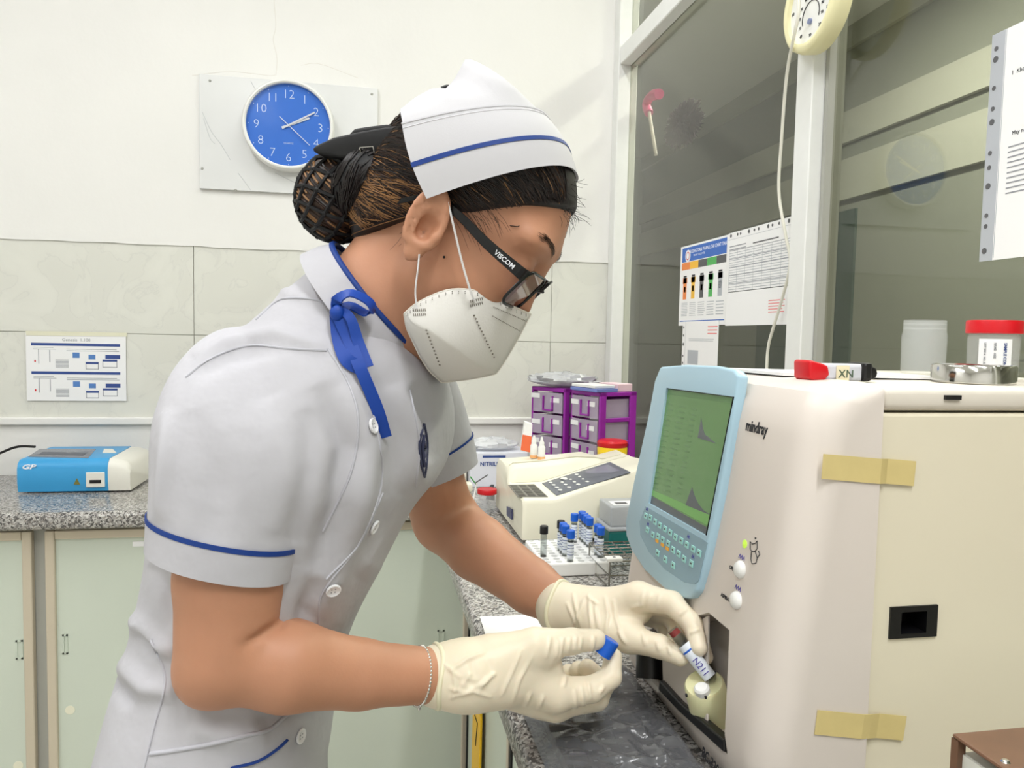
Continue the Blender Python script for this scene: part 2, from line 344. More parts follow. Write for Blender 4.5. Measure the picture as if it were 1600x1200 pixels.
# cabinets under the right-hand worktop (front plane set back behind the edge)
FX = 0.288
for i, (y0, y1) in enumerate(((1.36, 1.93), (0.78, 1.34), (0.2, 0.76))):
    t = empty('side_cabinet', (FX, (y0+y1)/2, 0), ('pale green side cabinet beside the worktop corner', 'pale green side cabinet under the analyser', 'pale green side cabinet under the brown box')[i], 'cabinet', 'base cabinets under the analyser worktop')
    b = MB(); b.box((FX, y0, 0.05), (0.795, y1, CT-0.043)); obj('body', b, M_grey, t)
    dd = obj('door', MB().box((FX-0.012, y0+0.02, 0.10), (FX-0.001, y1-0.003, 0.835)), M_frost, t)
    obj('stile', MB().box((FX-0.016, y1-0.003, 0.10), (FX-0.001, y1+0.008, 0.835)), M_dark, t); obj('stile', MB().box((FX-0.016, y0, 0.10), (FX-0.001, y0+0.02, 0.835)), M_champ, t)
# yellow bag edge hanging at the corner
yb = MB(); pts = [onX(x, y, 0.262) for x, y in ((746, 986), (752, 1004), (749, 1060), (750, 1130), (747, 1260), (735, 1262), (738, 1130), (741, 1050), (738, 1000))]
yb.prism(pts, (0.006, 0, 0)); yo = obj('yellow_bag', yb, mat('yellow_plastic', (240, 190, 30), 0.4), base=pts[0], bevel=0.002)
tag(yo, 'narrow yellow plastic bag edge hanging under the worktop corner', 'bag')
sc_ = MB(); sc_.tube([onX(x, y, 0.2612) for x, y in ((744, 1060), (741, 1085), (745, 1095), (742, 1118), (746, 1130), (743, 1165))], 0.0012, 5); obj('marking', sc_, M_ink, yo)

# ------------------------------------------------------------------ clock on its board
t = empty('marble_board', (-0.232, BACKY, 1.742), 'pale marble-patterned rectangular board screwed to the wall behind the clock', 'board')
bd = MB().box((-0.494, 2.436, 1.744), (0.03, 2.4485, 2.080)); obj('panel', bd, mat('marble_board', (222, 223, 222), 0.3, var=0.03, vscale=5), t, bevel=0.001, seg=1)
vein = MB()
for pts in ([(316, 175), (330, 205), (345, 225), (360, 250)], [(318, 185), (328, 215), (336, 225)], [(392, 127), (402, 145)], [(372, 270), (392, 297)], [(430, 270), (470, 290)]):
    vein.tube(bez([onY(x, y, 2.4361) for x, y in pts], 12), 0.0009, 4)
obj('veins', vein, mat('marble_vein', (196, 198, 200), 0.4), t)
for x, y in ((328, 126), (581, 147), (316, 263), (368, 297)):
    q = onY(x, y, 2.436); obj('screw', MB().lathe([(0, 0), (0.004, 0), (0.003, 0.003), (0, 0.0035)], q, (0, -1, 0), 12), M_grey, t, smooth=40)
cc = np.array([-0.234, 2.395, 1.940]); CRAD = 0.134
t = empty('wall_clock', (cc[0], 2.436, cc[2]), 'round blue wall clock with a white rim and white numerals', 'clock')
obj('rim', MB().lathe([(0.122, 0.041), (0.122, 0.0), (0.126, -0.004), (0.130, -0.003), (CRAD, 0.004), (CRAD, 0.041)], cc, (0, 1, 0), 72), M_white, t, smooth=40)
obj('dial', MB().lathe([(0, 0.012), (0.1225, 0.012), (0.1225, 0.02), (0, 0.02)], cc, (0, 1, 0), 72), mat('clock_blue', (52, 112, 200), 0.5), t)
Mf = frame3((cc[0], cc[1]+0.0115, cc[2]), (1, 0, 0), (0, 0, 1))
for k in range(1, 13):
    a = math.radians(90-30*k); s = 0.037
    text('numeral', str(k), Mf @ Matrix.Translation((0.093*math.cos(a), 0.093*math.sin(a)-s*0.36, 0)), s, mat('clock_white', (214, 224, 240), 0.5), t, 'CENTER', bold=-0.0006)
    a2 = math.radians(90-30*k); q = (cc[0]+0.116*math.cos(a2), cc[1]+0.0112, cc[2]+0.116*math.sin(a2)); obj('minute_dot', MB().lathe([(0, 0), (0.0012, 0), (0.0012, 0.001), (0, 0.001)], q, (0, 1, 0), 8), M_white, t)
def hand(name, ang, l0, l1, w, dy, m):
    a = math.radians(90-ang); d = np.array([math.cos(a), 0, math.sin(a)]); n = np.array([-d[2], 0, d[0]])*w; c = cc+np.array([0, dy, 0])
    obj(name, MB().prism([c-d*l0-n, c+d*l1-n*0.8, c+d*l1+n*0.8, c-d*l0+n], (0, 0.0012, 0)), m, t)
M_hand = mat('clock_hand', (225, 222, 214), 0.4)
hand('hour_hand', 67, 0.021, 0.066, 0.0034, 0.0095, M_hand); hand('minute_hand', 60.5, 0.021, 0.088, 0.0026, 0.0075, M_hand); hand('second_hand', 132, 0.035, 0.084, 0.0011, 0.0058, M_white)
text('lettering', 'QUARTZ', Mf @ Matrix.Translation((0, -0.055, 0)), 0.007, mat('clock_white', 0), t, 'CENTER')
obj('crystal', MB().lathe([(0, 0.001), (0.122, 0.001), (0.122, 0.0018), (0, 0.0018)], cc, (0, 1, 0), 48), glassmat('clock_crystal', (250, 252, 255), 1.08, 0.1), t)

# ------------------------------------------------------------------ sheets of paper
def sheet(name, label, cat, M, w, h, prints, thick=0.0006, texts=(), paper=None, group=None):
    """M: lower-left corner, local x right, y up, z out of the sheet"""
    base = M.translation
    m = MB(); m.box((0, 0, -thick), (w, h, 0), M); o = obj(name, m, paper or M_paper, base=base); tag(o, label, cat, group)
    by = {}
    for x0, y0, x1, y1, mm in prints: by.setdefault(mm.name, (mm, MB()))[1].box((x0*w, y0*h, 0.00005), (x1*w, y1*h, 0.00025), M)
    if by:
        a = MB(); ml = []
        for i, (mm, b) in enumerate(by.values()): a.cur = i; a.add(b.v, b.f); ml.append(mm)
        obj('printing', a, ml, o, fix=False)
    for s, x, y, size, mm, al in texts: text('lettering', s, M @ Matrix.Translation((x*w, y*h, 0.0003)), size, mm, o, al, depth=0.0001)
    return o
def lines(x0, x1, y0, y1, n, m, th=0.25, seed=0, rag=0.15):
    r = random.Random(seed); out = []; d = (y1-y0)/n
    for i in range(n): out.append((x0, y0+d*i, x1-(x1-x0)*rag*r.random(), y0+d*i+d*th, m))
    return out
# instruction sheet on the back wall
q = onY(42, 626, 2.447); W_, H_ = 0.272, 0.200
M_lb = mat('print_midblue', (84, 128, 190), 0.6)
pr_ = [(0.05, 0.815, 0.94, 0.855, M_blueprint), (0.05, 0.395, 0.94, 0.435, M_blueprint)]
for y in (0.50, 0.07):
    pr_ += [(0.46, y+0.14, 0.53, y+0.22, M_lb), (0.62, y+0.12, 0.69, y+0.19, M_lb), (0.79, y+0.13, 0.94, y+0.19, M_blueprint), (0.76, y+0.09, 0.91, y+0.12, M_blueprint), (0.59, y+0.05, 0.72, y+0.08, M_blueprint),
            (0.59, y-0.03, 0.72, y-0.02, M_print), (0.59, y-0.03, 0.597, y+0.06, M_print), (0.713, y-0.03, 0.72, y+0.06, M_print), (0.76, y, 0.91, y+0.01, M_print), (0.76, y, 0.767, y+0.1, M_print), (0.903, y, 0.91, y+0.1, M_print),
            (0.12, y+0.05, 0.128, y+0.26, M_print), (0.08, y+0.07, 0.095, y+0.1, M_red), (0.23, y+0.07, 0.238, y+0.25, M_print)]
    pr_ += lines(0.07, 0.3, y+0.26, y+0.31, 2, M_print, 0.3, 1)+lines(0.29, 0.42, y-0.01, y+0.12, 7, M_print, 0.5, 2, 0.0)+lines(0.4, 0.95, y+0.24, y+0.29, 2, M_print, 0.3, 3)
sheet('instruction_sheet', 'laminated instruction sheet with blue bars taped above the blue device', 'poster', frame3(q, (1, 0, 0), (0, 0, 1)), W_, H_, pr_, texts=[('Genesis  1.100', 0.5, 0.885, 0.013, M_print, 'CENTER')])
tp = MB(); tp.prism([onY(x, y, 2.4465) for x, y in ((40, 517), (198, 520), (199, 526), (41, 524))], (0, -0.0004, 0)); tag(obj('clear_tape', tp, mat('old_tape', (226, 224, 200), 0.35), base=tuple(onY(120, 522, 2.4465))), 'yellowed clear tape strip along the top of the instruction sheet', 'tape')
GX = WALLX-0.006
def glass_frame(px, py, x=GX): q = onX(px, py, x); return frame3(q, (0, -1, 0), (0, 0, 1))
# waste-sorting poster (A4 landscape)
M_or = mat('print_orange', (234, 138, 74), 0.6); M_ye = mat('print_yellow', (244, 190, 64), 0.6); M_gk = mat('print_darkgrey', (92, 92, 94), 0.6); M_gr = mat('print_green', (84, 176, 92), 0.6); M_lg = mat('print_lightgrey', (178, 182, 188), 0.6); M_bl = mat('print_blue', (62, 108, 190), 0.6)
pr_ = [(0.04, 0.80, 0.98, 0.975, M_bl), (0.03, 0.05, 0.98, 0.062, M_bl)]
for i, mm in enumerate((M_or, M_ye, M_gk, M_gr, M_lg)):
    x = 0.04+i*0.188; pr_ += [(x, 0.70, x+0.186, 0.79, mm if i < 4 else M_gk), (x+0.045, 0.33, x+0.125, 0.60, mm), (x+0.035, 0.53, x+0.135, 0.60, mm), (x+0.05, 0.605, x+0.12, 0.625, M_ink)]
    pr_ += lines(x+0.02, x+0.17, 0.12, 0.3, 9-i, M_lg, 0.3, i)
    if i < 4: pr_.append((x+0.065, 0.42, x+0.105, 0.49, M_ink if i != 2 else M_ye))
    else: pr_ += [(x+0.065, 0.42, x+0.075, 0.50, M_ink), (x+0.095, 0.42, x+0.105, 0.50, M_ink), (x+0.065, 0.49, x+0.105, 0.50, M_ink), (x+0.065, 0.42, x+0.105, 0.43, M_ink)]
M_tw = mat('print_white', (244, 246, 250), 0.6)
o = sheet('waste_poster', 'poster of five coloured waste bins under a blue heading, on the glass', 'poster', glass_frame(1060, 509), 0.272, 0.211, pr_, texts=[('HUONG DAN PHAN LOAI CHAT THAI', 0.2, 0.895, 0.0125, M_tw, 'LEFT'), ('TAI CAC CO SO Y TE', 0.3, 0.85, 0.007, M_tw, 'LEFT')])
q = onX(1075, 400, GX-0.0008); obj('emblem', MB().lathe([(0, 0), (0.016, 0), (0.016, 0.0004), (0, 0.0004)], q, (-1, 0, 0), 20), M_tw, o); obj('emblem', MB().lathe([(0.009, 0.0004), (0.011, 0.0004), (0.011, 0.0007), (0.009, 0.0007)], q, (-1, 0, 0), 16), M_red, o)
# form in a punched sleeve
def punched(M, w, h, side, n, par, off=0.0):
    for i in range(n):
        u = (i+0.5)/n+0.025*math.sin(i*2.3)
        x, y = (off+0.008, u*h) if side == 'left' else (u*w, h-0.007)
        q = M @ Vector((x, y, 0.0004)); nrm = M.to_3x3() @ Vector((0, 0, 1))
        obj('punch_hole', MB().lathe([(0, 0), (0.0032 if i % 3 else 0.0042, 0), (0.0032 if i % 3 else 0.0042, 0.0003), (0, 0.0003)], q, nrm, 12), M_gk, par)
Mx = glass_frame(1133, 509, GX-0.006); w, h = 0.290, 0.214
pr_ = lines(0.03, 0.93, 0.36, 0.80, 17, M_lg, 0.22, 5, 0.0)+[(0.03, 0.36+0.44*i/5, 0.93, 0.366+0.44*i/5, M_print) for i in range(6)]+[(0.03+0.9*i/7, 0.36, 0.033+0.9*i/7, 0.8, M_lg) for i in range(8)]+lines(0.03, 0.33, 0.81, 0.88, 2, M_print, 0.3, 6)+lines(0.4, 0.78, 0.83, 0.86, 1, M_gk, 0.4, 7)+lines(0.66, 0.88, 0.12, 0.26, 5, M_redprint, 0.3, 8)
pr_ += [(0.0, 0.925, 1.0, 0.928, M_lg)]
o = sheet('sleeved_form', 'ruled form in a clear punched sleeve hanging beside the bin poster', 'document', Mx, w, h, pr_); punched(Mx, w, h, 'top', 11, o)
Mx = glass_frame(1064, 590, GX-0.002); w, h = 0.21, 0.15
o = sheet('sleeved_notice', 'small sleeved notice with two grey blocks below the bin poster', 'document', Mx, w, h, [(0.18, 0.02, 0.48, 0.22, M_lg), (0.18, 0.26, 0.48, 0.5, M_lg), (0.09, 0, 0.094, 1, M_lg)]+lines(0.72, 0.98, 0.78, 0.95, 3, M_redprint, 0.3, 9)+lines(0.2, 0.9, 0.66, 0.72, 2, M_lg, 0.3, 4)); punched(Mx, w, h, 'left', 6, o)
Mx = glass_frame(1530, 409, GX-0.004); w, h = 0.22, 0.304
o = sheet('procedure_sheet', 'typed procedure sheet in a punched sleeve at the right frame edge', 'document', Mx, w, h, lines(0.17, 0.95, 0.28, 0.5, 10, M_print, 0.28, 12)+[(0.105, 0.01, 0.109, 1, M_lg), (0.0, 0.0, 0.1, 1.0, M_lg)], texts=[('QUY TRINH', 0.25, 0.90, 0.0115, M_ink, 'LEFT'), ('1  Khoi dong may', 0.16, 0.79, 0.0078, M_ink, 'LEFT'), ('May nay vay la dung', 0.19, 0.53, 0.0075, M_ink, 'LEFT')]); punched(Mx, w, h, 'left', 11, o)
# round thermometer on the mullion
tc_ = onX(1264, 4, 0.765); tc_ = np.array([0.797, tc_[1], tc_[2]])
t = empty('thermometer', tuple(tc_), 'round cream dial thermometer hanging on the white mullion', 'thermometer')
obj('rim', MB().lathe([(0.066, -0.026), (0.068, -0.034), (0.076, -0.036), (0.083, -0.031), (0.085, -0.02), (0.083, 0.0)], tc_, (1, 0, 0), 56), mat('cream_plastic', (242, 236, 190), 0.35), t, smooth=60)
obj('dial', MB().lathe([(0, -0.027), (0.068, -0.027), (0.068, -0.02), (0, -0.02)], tc_, (1, 0, 0), 48), M_white, t)
Mt = frame3((tc_[0]-0.0275, tc_[1], tc_[2]), (0, -1, 0), (0, 0, 1)); gm = MB()
arc = [Mt @ Vector((0.026*math.cos(a), -0.022+0.026*math.sin(a), 0)) for a in np.linspace(math.radians(-20), math.radians(200), 24)]; gm.tube(arc, 0.0009, 5); obj('gauge_arc', gm, M_ink, t)
for i in range(9):
    a = math.radians(200-27*i); text('numeral', str(10*(i+1)), Mt @ Matrix.Translation((0.036*math.cos(a), -0.022+0.036*math.sin(a), 0)), 0.008, M_ink, t, 'CENTER')
for i in range(12):
    a = math.radians(90-30*i); text('numeral', str(-30+10*i), Mt @ Matrix.Translation((0.058*math.cos(a), 0.058*math.sin(a), 0)), 0.008, M_ink, t, 'CENTER')
obj('gauge_hub', MB().lathe([(0, -0.031), (0.005, -0.031), (0.005, -0.027), (0, -0.027)], (tc_[0], tc_[1], tc_[2]-0.032), (1, 0, 0), 16), mat('hub_blue', (120, 130, 165), 0.4), t)
# white cable hanging in front of the glass
cb = MB(); cb.tube(bez([onX(x, y, X) for x, y, X in ((1247, -30, 0.752), (1248, 18, 0.75), (1241, 55, 0.752), (1229, 120, 0.77), (1221, 220, 0.79), (1217, 300, 0.80), (1228, 370, 0.81), (1235, 410, 0.812), (1224, 460, 0.815), (1209, 510, 0.815), (1200, 545, 0.815), (1197, 600, 0.815))], 60), 0.0032, 8)
tag(obj('white_cable', cb, mat('cable_white', (226, 224, 212), 0.45), smooth=60), 'thin white cable hanging from the thermometer down in front of the glass', 'cable')
# duster seen through the first pane
DX = 0.872; t = empty('feather_duster', tuple(onX(1024, 240, DX)), 'pink handled duster with a dark purple head hanging behind the glass', 'duster')
obj('handle', MB().tube(bez([onX(x, y, DX) for x, y in ((1030, 147), (1018, 150), (1010, 163), (1014, 177))], 12), [0.016]*4+[0.014]*9, 10), mat('duster_pink', (240, 60, 140), 0.5), t, smooth=60)
obj('stick', MB().tube([onX(x, y, DX) for x, y in ((1014, 174), (1025, 242))], 0.0055, 8), mat('duster_stick', (235, 225, 215), 0.5), t, smooth=60)
hd = MB(); c = onX(1068, 190, 0.90)
for i in range(1100):
    a, b = rng.uniform(0, 2*math.pi), rng.uniform(-1, 1); q_ = math.sqrt(1-b*b); d = np.array([0.35*q_*math.sin(a), q_*math.cos(a), b]); L = rng.uniform(0.06, 0.095); e = c+d*L*np.array([1, 1.35, 0.75])-np.array([0, 0, 0.01]); m_ = (c+e)/2+rng.normal(0, 0.006, 3)*np.array([0.4, 1, 1])
    hd.tube([c+d*0.01, m_, e], [0.005, 0.006, 0.0012], 3)
tag(obj('head', hd, mat('duster_purple', (78, 50, 70), 0.9), t), kind='stuff')
# ================================================================== HAEMATOLOGY ANALYSER on the right worktop
M_mach = mat('analyser_beige', (222, 213, 204), 0.38, var=0.02, vscale=4)
M_cream = mat('analyser_cream', (238, 230, 206), 0.4, var=0.02, vscale=3)
M_bezel = mat('bezel_blue', (172, 204, 220), 0.3)
M_bezel2 = mat('keypad_blue', (142, 172, 186), 0.45)
def boolean_cut(o, mb):
    me = bpy.data.meshes.new('cutter'); me.from_pydata(mb.v, [], mb.f); bm = bmesh.new(); bm.from_mesh(me); bmesh.ops.recalc_face_normals(bm, faces=bm.faces); bm.to_mesh(me); bm.free()
    c = bpy.data.objects.new('cutter', me); COL.objects.link(c)
    md = o.modifiers.new('cut', 'BOOLEAN'); md.operation = 'DIFFERENCE'; md.object = c; md.solver = 'EXACT'
    bpy.context.view_layer.update(); dg = bpy.context.evaluated_depsgraph_get(); nm = bpy.data.meshes.new_from_object(o.evaluated_get(dg)); o.modifiers.clear(); nm.name = o.name; o.data = nm
    bpy.data.objects.remove(c)
NF = np.array([-1, 0, 0.12])/math.hypot(1, 0.12)
UF = (0.12/math.hypot(1, 0.12), 0, 1/math.hypot(1, 0.12))
def onF(px, py, off=0.0): return onPl(px, py, np.array([0.335, 0, 0.95])+NF*off, NF)
YN, YF = 0.572, 0.955
an = empty('blood_analyser', (0.56, 0.765, CT), 'large beige tabletop blood analyser with green screen and pale blue bezel', 'analyser')
prof = [(0.352, 0.888), (0.3385, 0.915), (0.335, 0.95), (0.3392, 0.985), (0.3698, 1.240), (0.375, 1.262), (0.384, 1.277), (0.398, 1.284), (0.436, 1.286), (0.436, 0.888)]
rings = []
R_ = 0.034
cxm = 0.436
for y, k in [(YN+R_*(1-math.cos(a)), math.sin(a)) for a in np.linspace(0.0, math.pi/2, 9)]+[(YF-R_*(1-math.cos(a)), math.sin(a)) for a in np.linspace(math.pi/2, 0, 9)]:
    rg = []
    for i, (x, z) in enumerate(prof):
        if i in (8, 9): rg.append((x, y, z-(0.006*(1-k) if i == 8 else 0)))
        else: rg.append((x+R_*(1-k), y, z-(0.012*(1-k) if z > 1.25 else 0)))
    rings.append(rg)
fh = MB(); fh.loft(rings); fo = obj('front_housing', fh, M_mach, an, smooth=32)
pocket = [onF(x, y) for x, y in ((1107, 957), (1140, 985), (1131, 1178), (996, 1047), (990, 1012), (1010, 985))]
boolean_cut(fo, MB().prism([p+NF*0.02 for p in pocket], -NF*0.056))
fo.data.polygons.foreach_set('use_smooth', [True]*len(fo.data.polygons)); fo.data.set_sharp_from_angle(angle=math.radians(32))
bb = MB(); bb.box((0.4375, YN+0.006, CT+0.004), (0.785, YF-0.006, 1.2605)); cbo = obj('cabinet_body', bb, M_cream, an, bevel=0.003, seg=2)
obj('top_cover', MB().box((0.439, YN+0.004, 1.2625), (0.787, YF-0.004, 1.283)), mat('cover_beige', (228, 221, 208), 0.35), an, bevel=0.006, seg=3, smooth=40)
for x in (0.45, 0.74):
    for y in (YN+0.04, YF-0.04): obj('foot', MB().cyl((x, y, CT), (x, y, CT+0.006), 0.014, n=16), M_black, an)
q = onY(1487, 621, YN+0.004); obj('cover_slot', MB().box((q[0]-0.008, YN+0.0015, q[2]-0.002), (q[0]+0.008, YN+0.005, q[2]+0.002)), M_dark, an)
a = onY(1390, 948, YN+0.006); b = onY(1461, 993, YN+0.006); ym = YN+0.006
hh = MB(); x0, x1, z0, z1 = a[0], b[0], b[2], a[2]
gr = obj('grip_frame', hh.box((x0, ym-0.002, z0), (x1, ym+0.03, z1)), M_black, an)
boolean_cut(gr, MB().box((x0+0.011, ym-0.01, z0+0.004), (x1-0.011, ym+0.025, z1-0.005)))
boolean_cut(cbo, MB().box((x0+0.0005, ym-0.01, z0+0.0005), (x1-0.0005, ym+0.0295, z1-0.0005)))
# dark pocket trim, flap and hinge
obj('pocket_flap', MB().prism([onF(x, y, -0.006) for x, y in ((1034, 1000), (1106, 962), (1104, 1150), (1036, 1070))], -NF*0.002), M_mach, an)
obj('pocket_trim', MB().prism([onF(x, y, 0.0) for x, y in ((1030, 1062), (1060, 1095), (1130, 1155), (1130, 1176), (1060, 1112), (1028, 1078))], -NF*0.012), M_black, an, bevel=0.002)
obj('pocket_trim', MB().prism([onF(x, y, 0.001) for x, y in ((993, 1035), (1028, 1074), (1027, 1082), (993, 1046))], -NF*0.01), mat('trim_grey', (196, 192, 186), 0.4), an)
hp = [onF(x, y, -0.006) for x, y in ((1016, 1012), (1016, 1060))]; obj('flap_hinge', MB().tube([hp[0], (hp[0]+hp[1])/2, hp[1]], 0.017, 20), M_black, an, smooth=50)
# sample holder swung out of the pocket
hc = onY(1100, 1068, 0.70); ha = np.array([0.36, 0.24, -0.90]); ha /= np.linalg.norm(ha)
M_hold = mat('holder_yellow', (232, 230, 184), 0.35, sss=0.2)
sh = obj('sample_holder', MB().lathe([(0, -0.001), (0.0185, -0.001), (0.0205, 0.0015), (0.0215, 0.02), (0.0225, 0.052), (0.0, 0.052)], hc, ha, 40), M_hold, an, smooth=40)
st = onPl(1098, 1082, hc, ha); obj('holder_peg', MB().lathe([(0.0078, 0.006), (0.0078, -0.006), (0.006, -0.008), (0.0, -0.008)], st, ha, 20), M_white, sh, smooth=40)
for px, py in ((1073, 1088), (1118, 1053), (1103, 1091)): q = onPl(px, py, hc, ha); obj('holder_mark', MB().lathe([(0, -0.003), (0.0012, -0.003), (0.0012, 0.0), (0, 0)], q, ha, 8), M_ink, sh)
# screen and keypad bezel
bz = [onF(x, y) for x, y in ((1041, 574), (1080, 571), (1130, 573), (1158, 579), (1166, 588), (1155, 660), (1136, 770), (1112, 880), (1099, 925), (1090, 935), (1078, 936), (1048, 921), (1016, 892), (996, 862), (987, 838), (986, 815), (1003, 735), (1022, 650), (1032, 596))]
bo = obj('bezel', MB().prism([p-NF*0.004 for p in bz], NF*0.0125), M_bezel, an, bevel=0.0035, seg=3, smooth=40)
scr = [onF(x, y, 0.0085) for x, y in ((1041, 606), (1147, 620), (1104, 838), (1013, 786))]
boolean_cut(bo, MB().prism([p+NF*0.01 for p in scr], -NF*0.0155))
bo.data.polygons.foreach_set('use_smooth', [True]*len(bo.data.polygons)); bo.data.set_sharp_from_angle(angle=math.radians(40))
kp = [onF(x, y, 0.0083) for x, y in ((1009, 791), (1100, 843), (1106, 848), (1092, 908), (1086, 913), (1070, 910), (1040, 890), (1014, 862), (1001, 836), (1000, 815))]
ko = obj('keypad', MB().prism(kp, NF*0.0006), M_bezel2, an)
def lcd_mat():
    m = mat('lcd_green', (96, 132, 84), 0.12, emis=(104, 150, 84), estr=0.16); return m
sd = obj('display', MB().prism([onF(x, y, 0.0055) for x, y in ((1041, 606), (1147, 620), (1104, 838), (1013, 786))], -NF*0.002), lcd_mat(), an)
M_lcd2 = mat('lcd_dark', (92, 98, 100), 0.3, emis=(92, 100, 104), estr=0.10); M_lcd3 = mat('lcd_mid', (88, 126, 78), 0.3, emis=(90, 130, 76), estr=0.13); M_lcd4 = mat('lcd_lime', (112, 164, 92), 0.3, emis=(112, 170, 90), estr=0.18)
def scr_poly(name, pts, m, off=0.0057): obj(name, MB().prism([onF(x, y, off) for x, y in pts], -NF*0.0003), m, sd)
scr_poly('status_bar', ((1015, 773), (1106, 825), (1104, 837), (1013, 786)), M_lcd2)
scr_poly('title_bar', ((1042, 608), (1146, 622), (1144, 630), (1041, 616)), M_lcd3)
scr_poly('lower_field', ((1018, 765), (1110, 805), (1107, 822), (1015, 772)), M_lcd4, 0.0056)
scr_poly('histogram', ((1090, 684), (1093, 668), (1095.5, 652), (1098, 668), (1101, 679), (1106, 682), (1110, 686), (1119, 693)), M_lcd2)
scr_poly('histogram', ((1071, 789), (1077, 772), (1081, 761), (1085, 774), (1091, 787), (1099, 797), (1110, 805)), M_lcd2)
tl = MB(); r_ = random.Random(3)
for i in range(17):
    y = 630+i*8.2; x = 1044-i*1.55
    for dx, w in ((0, 10), (17, 12), (38, 8)): tl.prism([onF(x+dx, y+dx*0.22, 0.00565), onF(x+dx+w*r_.uniform(0.6, 1), y+(dx+w)*0.22, 0.00565), onF(x+dx+w*0.8, y+(dx+w)*0.22+1.6, 0.00565), onF(x+dx, y+dx*0.22+1.6, 0.00565)], -NF*0.0002)
obj('readings', tl, M_lcd3, sd)
obj('display_frame', MB().tube([onF(x, y, 0.0058) for x, y in ((1041, 606), (1147, 620), (1104, 838), (1013, 786), (1041, 606))], 0.0014, 6), M_black, sd)
M_key = mat('key_mint', (164, 222, 216), 0.4); M_keyo = mat('key_orange', (240, 172, 58), 0.4)
Z6 = lambda x, y: (1000+x/7.06, 760+y/7.06)
keys = [(67, 325), (118, 345), (170, 390), (222, 430), (280, 470), (337, 510), (395, 560), (458, 598), (520, 645), (590, 690), (655, 735), (85, 480), (145, 535), (203, 552), (254, 590), (315, 630), (368, 700), (430, 745), (490, 800), (570, 850), (198, 735), (283, 805), (370, 870)]
ex = np.array([0, -1.0, 0]); eu = np.array(UF)
def key(px, py, w, h, m):
    c = onF(px, py, 0.0089); o = obj('key', MB().prism([c+ex*(-w)+eu*(-h), c+ex*w+eu*(-h), c+ex*w+eu*h, c-ex*w+eu*h], NF*0.0009), m, ko, bevel=0.0006, seg=1)
    return c
for x, y in keys:
    c = key(*Z6(x, y), 0.0048, 0.0036, M_key); g = MB(); p = c+NF*0.001; g.prism([p-ex*0.002-eu*0.0008, p+ex*0.002-eu*0.0008, p+ex*0.002+eu*0.0008, p-ex*0.002+eu*0.0008], NF*0.0002); obj('key_legend', g, M_gk, ko)
for x, y in ((190, 602), (250, 645), (303, 687)): key(*Z6(x, y), 0.0045, 0.002, M_keyo)
for x, y in ((78, 250), (90, 415), (535, 555), (585, 775)):
    px, py = Z6(x, y); c = onF(px, py, 0.009); w = MB(); w.tube([c+ex*0.0015*i+eu*(0.0018 if i % 2 else -0.0018) for i in range(-2, 3)], 0.0004, 4); obj('pen_mark', w, mat('pen_violet', (70, 60, 150), 0.6), ko)
# lettering and buttons
def ftext(s, px, py, size, m, sx=1.0, **k):
    q = onF(px, py, 0.0004); return text('lettering', s, frame3(q, (0, -1, 0), UF), size, m, an, sx=sx, **k)
ftext('mindray', 1164.5, 672, 0.0155, M_ink, 0.80, bold=0.0003); ftext('BC-3200', 1096, 1180, 0.0135, M_ink, 0.86, bold=0.0003); ftext('OPEN', 1139, 888, 0.0052, M_ink); ftext('ASPIRATE', 1126, 931, 0.0052, M_ink)
for px, py in ((1158, 890), (1152, 938)):
    q = onF(px, py); obj('button', MB().lathe([(0.0085, -0.001), (0.0085, 0.002), (0.0068, 0.0045), (0.0035, 0.006), (0, 0.0063)], q, NF, 24), M_white, an, smooth=70)
    w = MB(); c = onF(px-1, py-17, 0.0006)
    for k in range(3): w.tube([c+ex*(0.004*(k-1)), c+ex*(0.004*(k-1)+0.002)+eu*0.004, c+ex*(0.004*(k-1)+0.003)], 0.00035, 4)
    obj('pen_mark', w, mat('pen_violet', 0), an)
q = onF(1164, 850); obj('status_light', MB().lathe([(0.004, -0.001), (0.004, 0.0006), (0, 0.0012)], q, NF, 16), mat('led_green', (190, 220, 90), 0.3, emis=(180, 230, 60), estr=0.5), an)
cat_ = MB(); ln = lambda pts: cat_.tube([onF(x, y, 0.0005) for x, y in pts], 0.00042, 4)
ln([(1172, 858), (1172, 846), (1175, 850), (1180, 849), (1183, 845), (1183, 857), (1179, 862), (1174, 861), (1172, 858)]); ln([(1174, 862), (1173, 874), (1175, 881), (1181, 880), (1183, 872), (1180, 862)]); ln([(1183, 872), (1187, 866), (1185, 861)])
obj('doodle_sticker', cat_, M_ink, an); obj('doodle_dot', MB().lathe([(0, 0), (0.001, 0), (0.001, 0.0006), (0, 0.0006)], onF(1181, 841), NF, 8), M_ink, an)
# masking tape over the seam
M_mask = mat('masking_tape', (222, 203, 140), 0.55, var=0.05, vscale=40)
for lab, pts in (('upper strip of yellow masking tape across the analyser side seam', ((1286, 709), (1437, 722), (1433, 761), (1283, 748))), ('lower strip of yellow masking tape across the analyser side seam', ((1277, 1109), (1422, 1123), (1416, 1161), (1272, 1147)))):
    L = [onY(x, y, YN-0.0006) for x, y in pts]; o = MB(); n = 10; top_ = [L[0]+(L[1]-L[0])*i/n for i in range(n+1)]; bot = [L[3]+(L[2]-L[3])*i/n for i in range(n+1)]
    for r in (top_, bot):
        for p in r: p[1] = YN-0.0008+(0.0048 if p[0] > 0.444 else (0.002 if p[0] > 0.437 else 0.0))
    o.loft([[a, b, b-np.array([0, 0.0005, 0]), a-np.array([0, 0.0005, 0])] for a, b in zip(top_, bot)]); c0 = (L[0]+L[2])/2
    tag(obj('masking_tape', o, M_mask, base=c0), lab, 'tape', 'masking tape on the analyser')
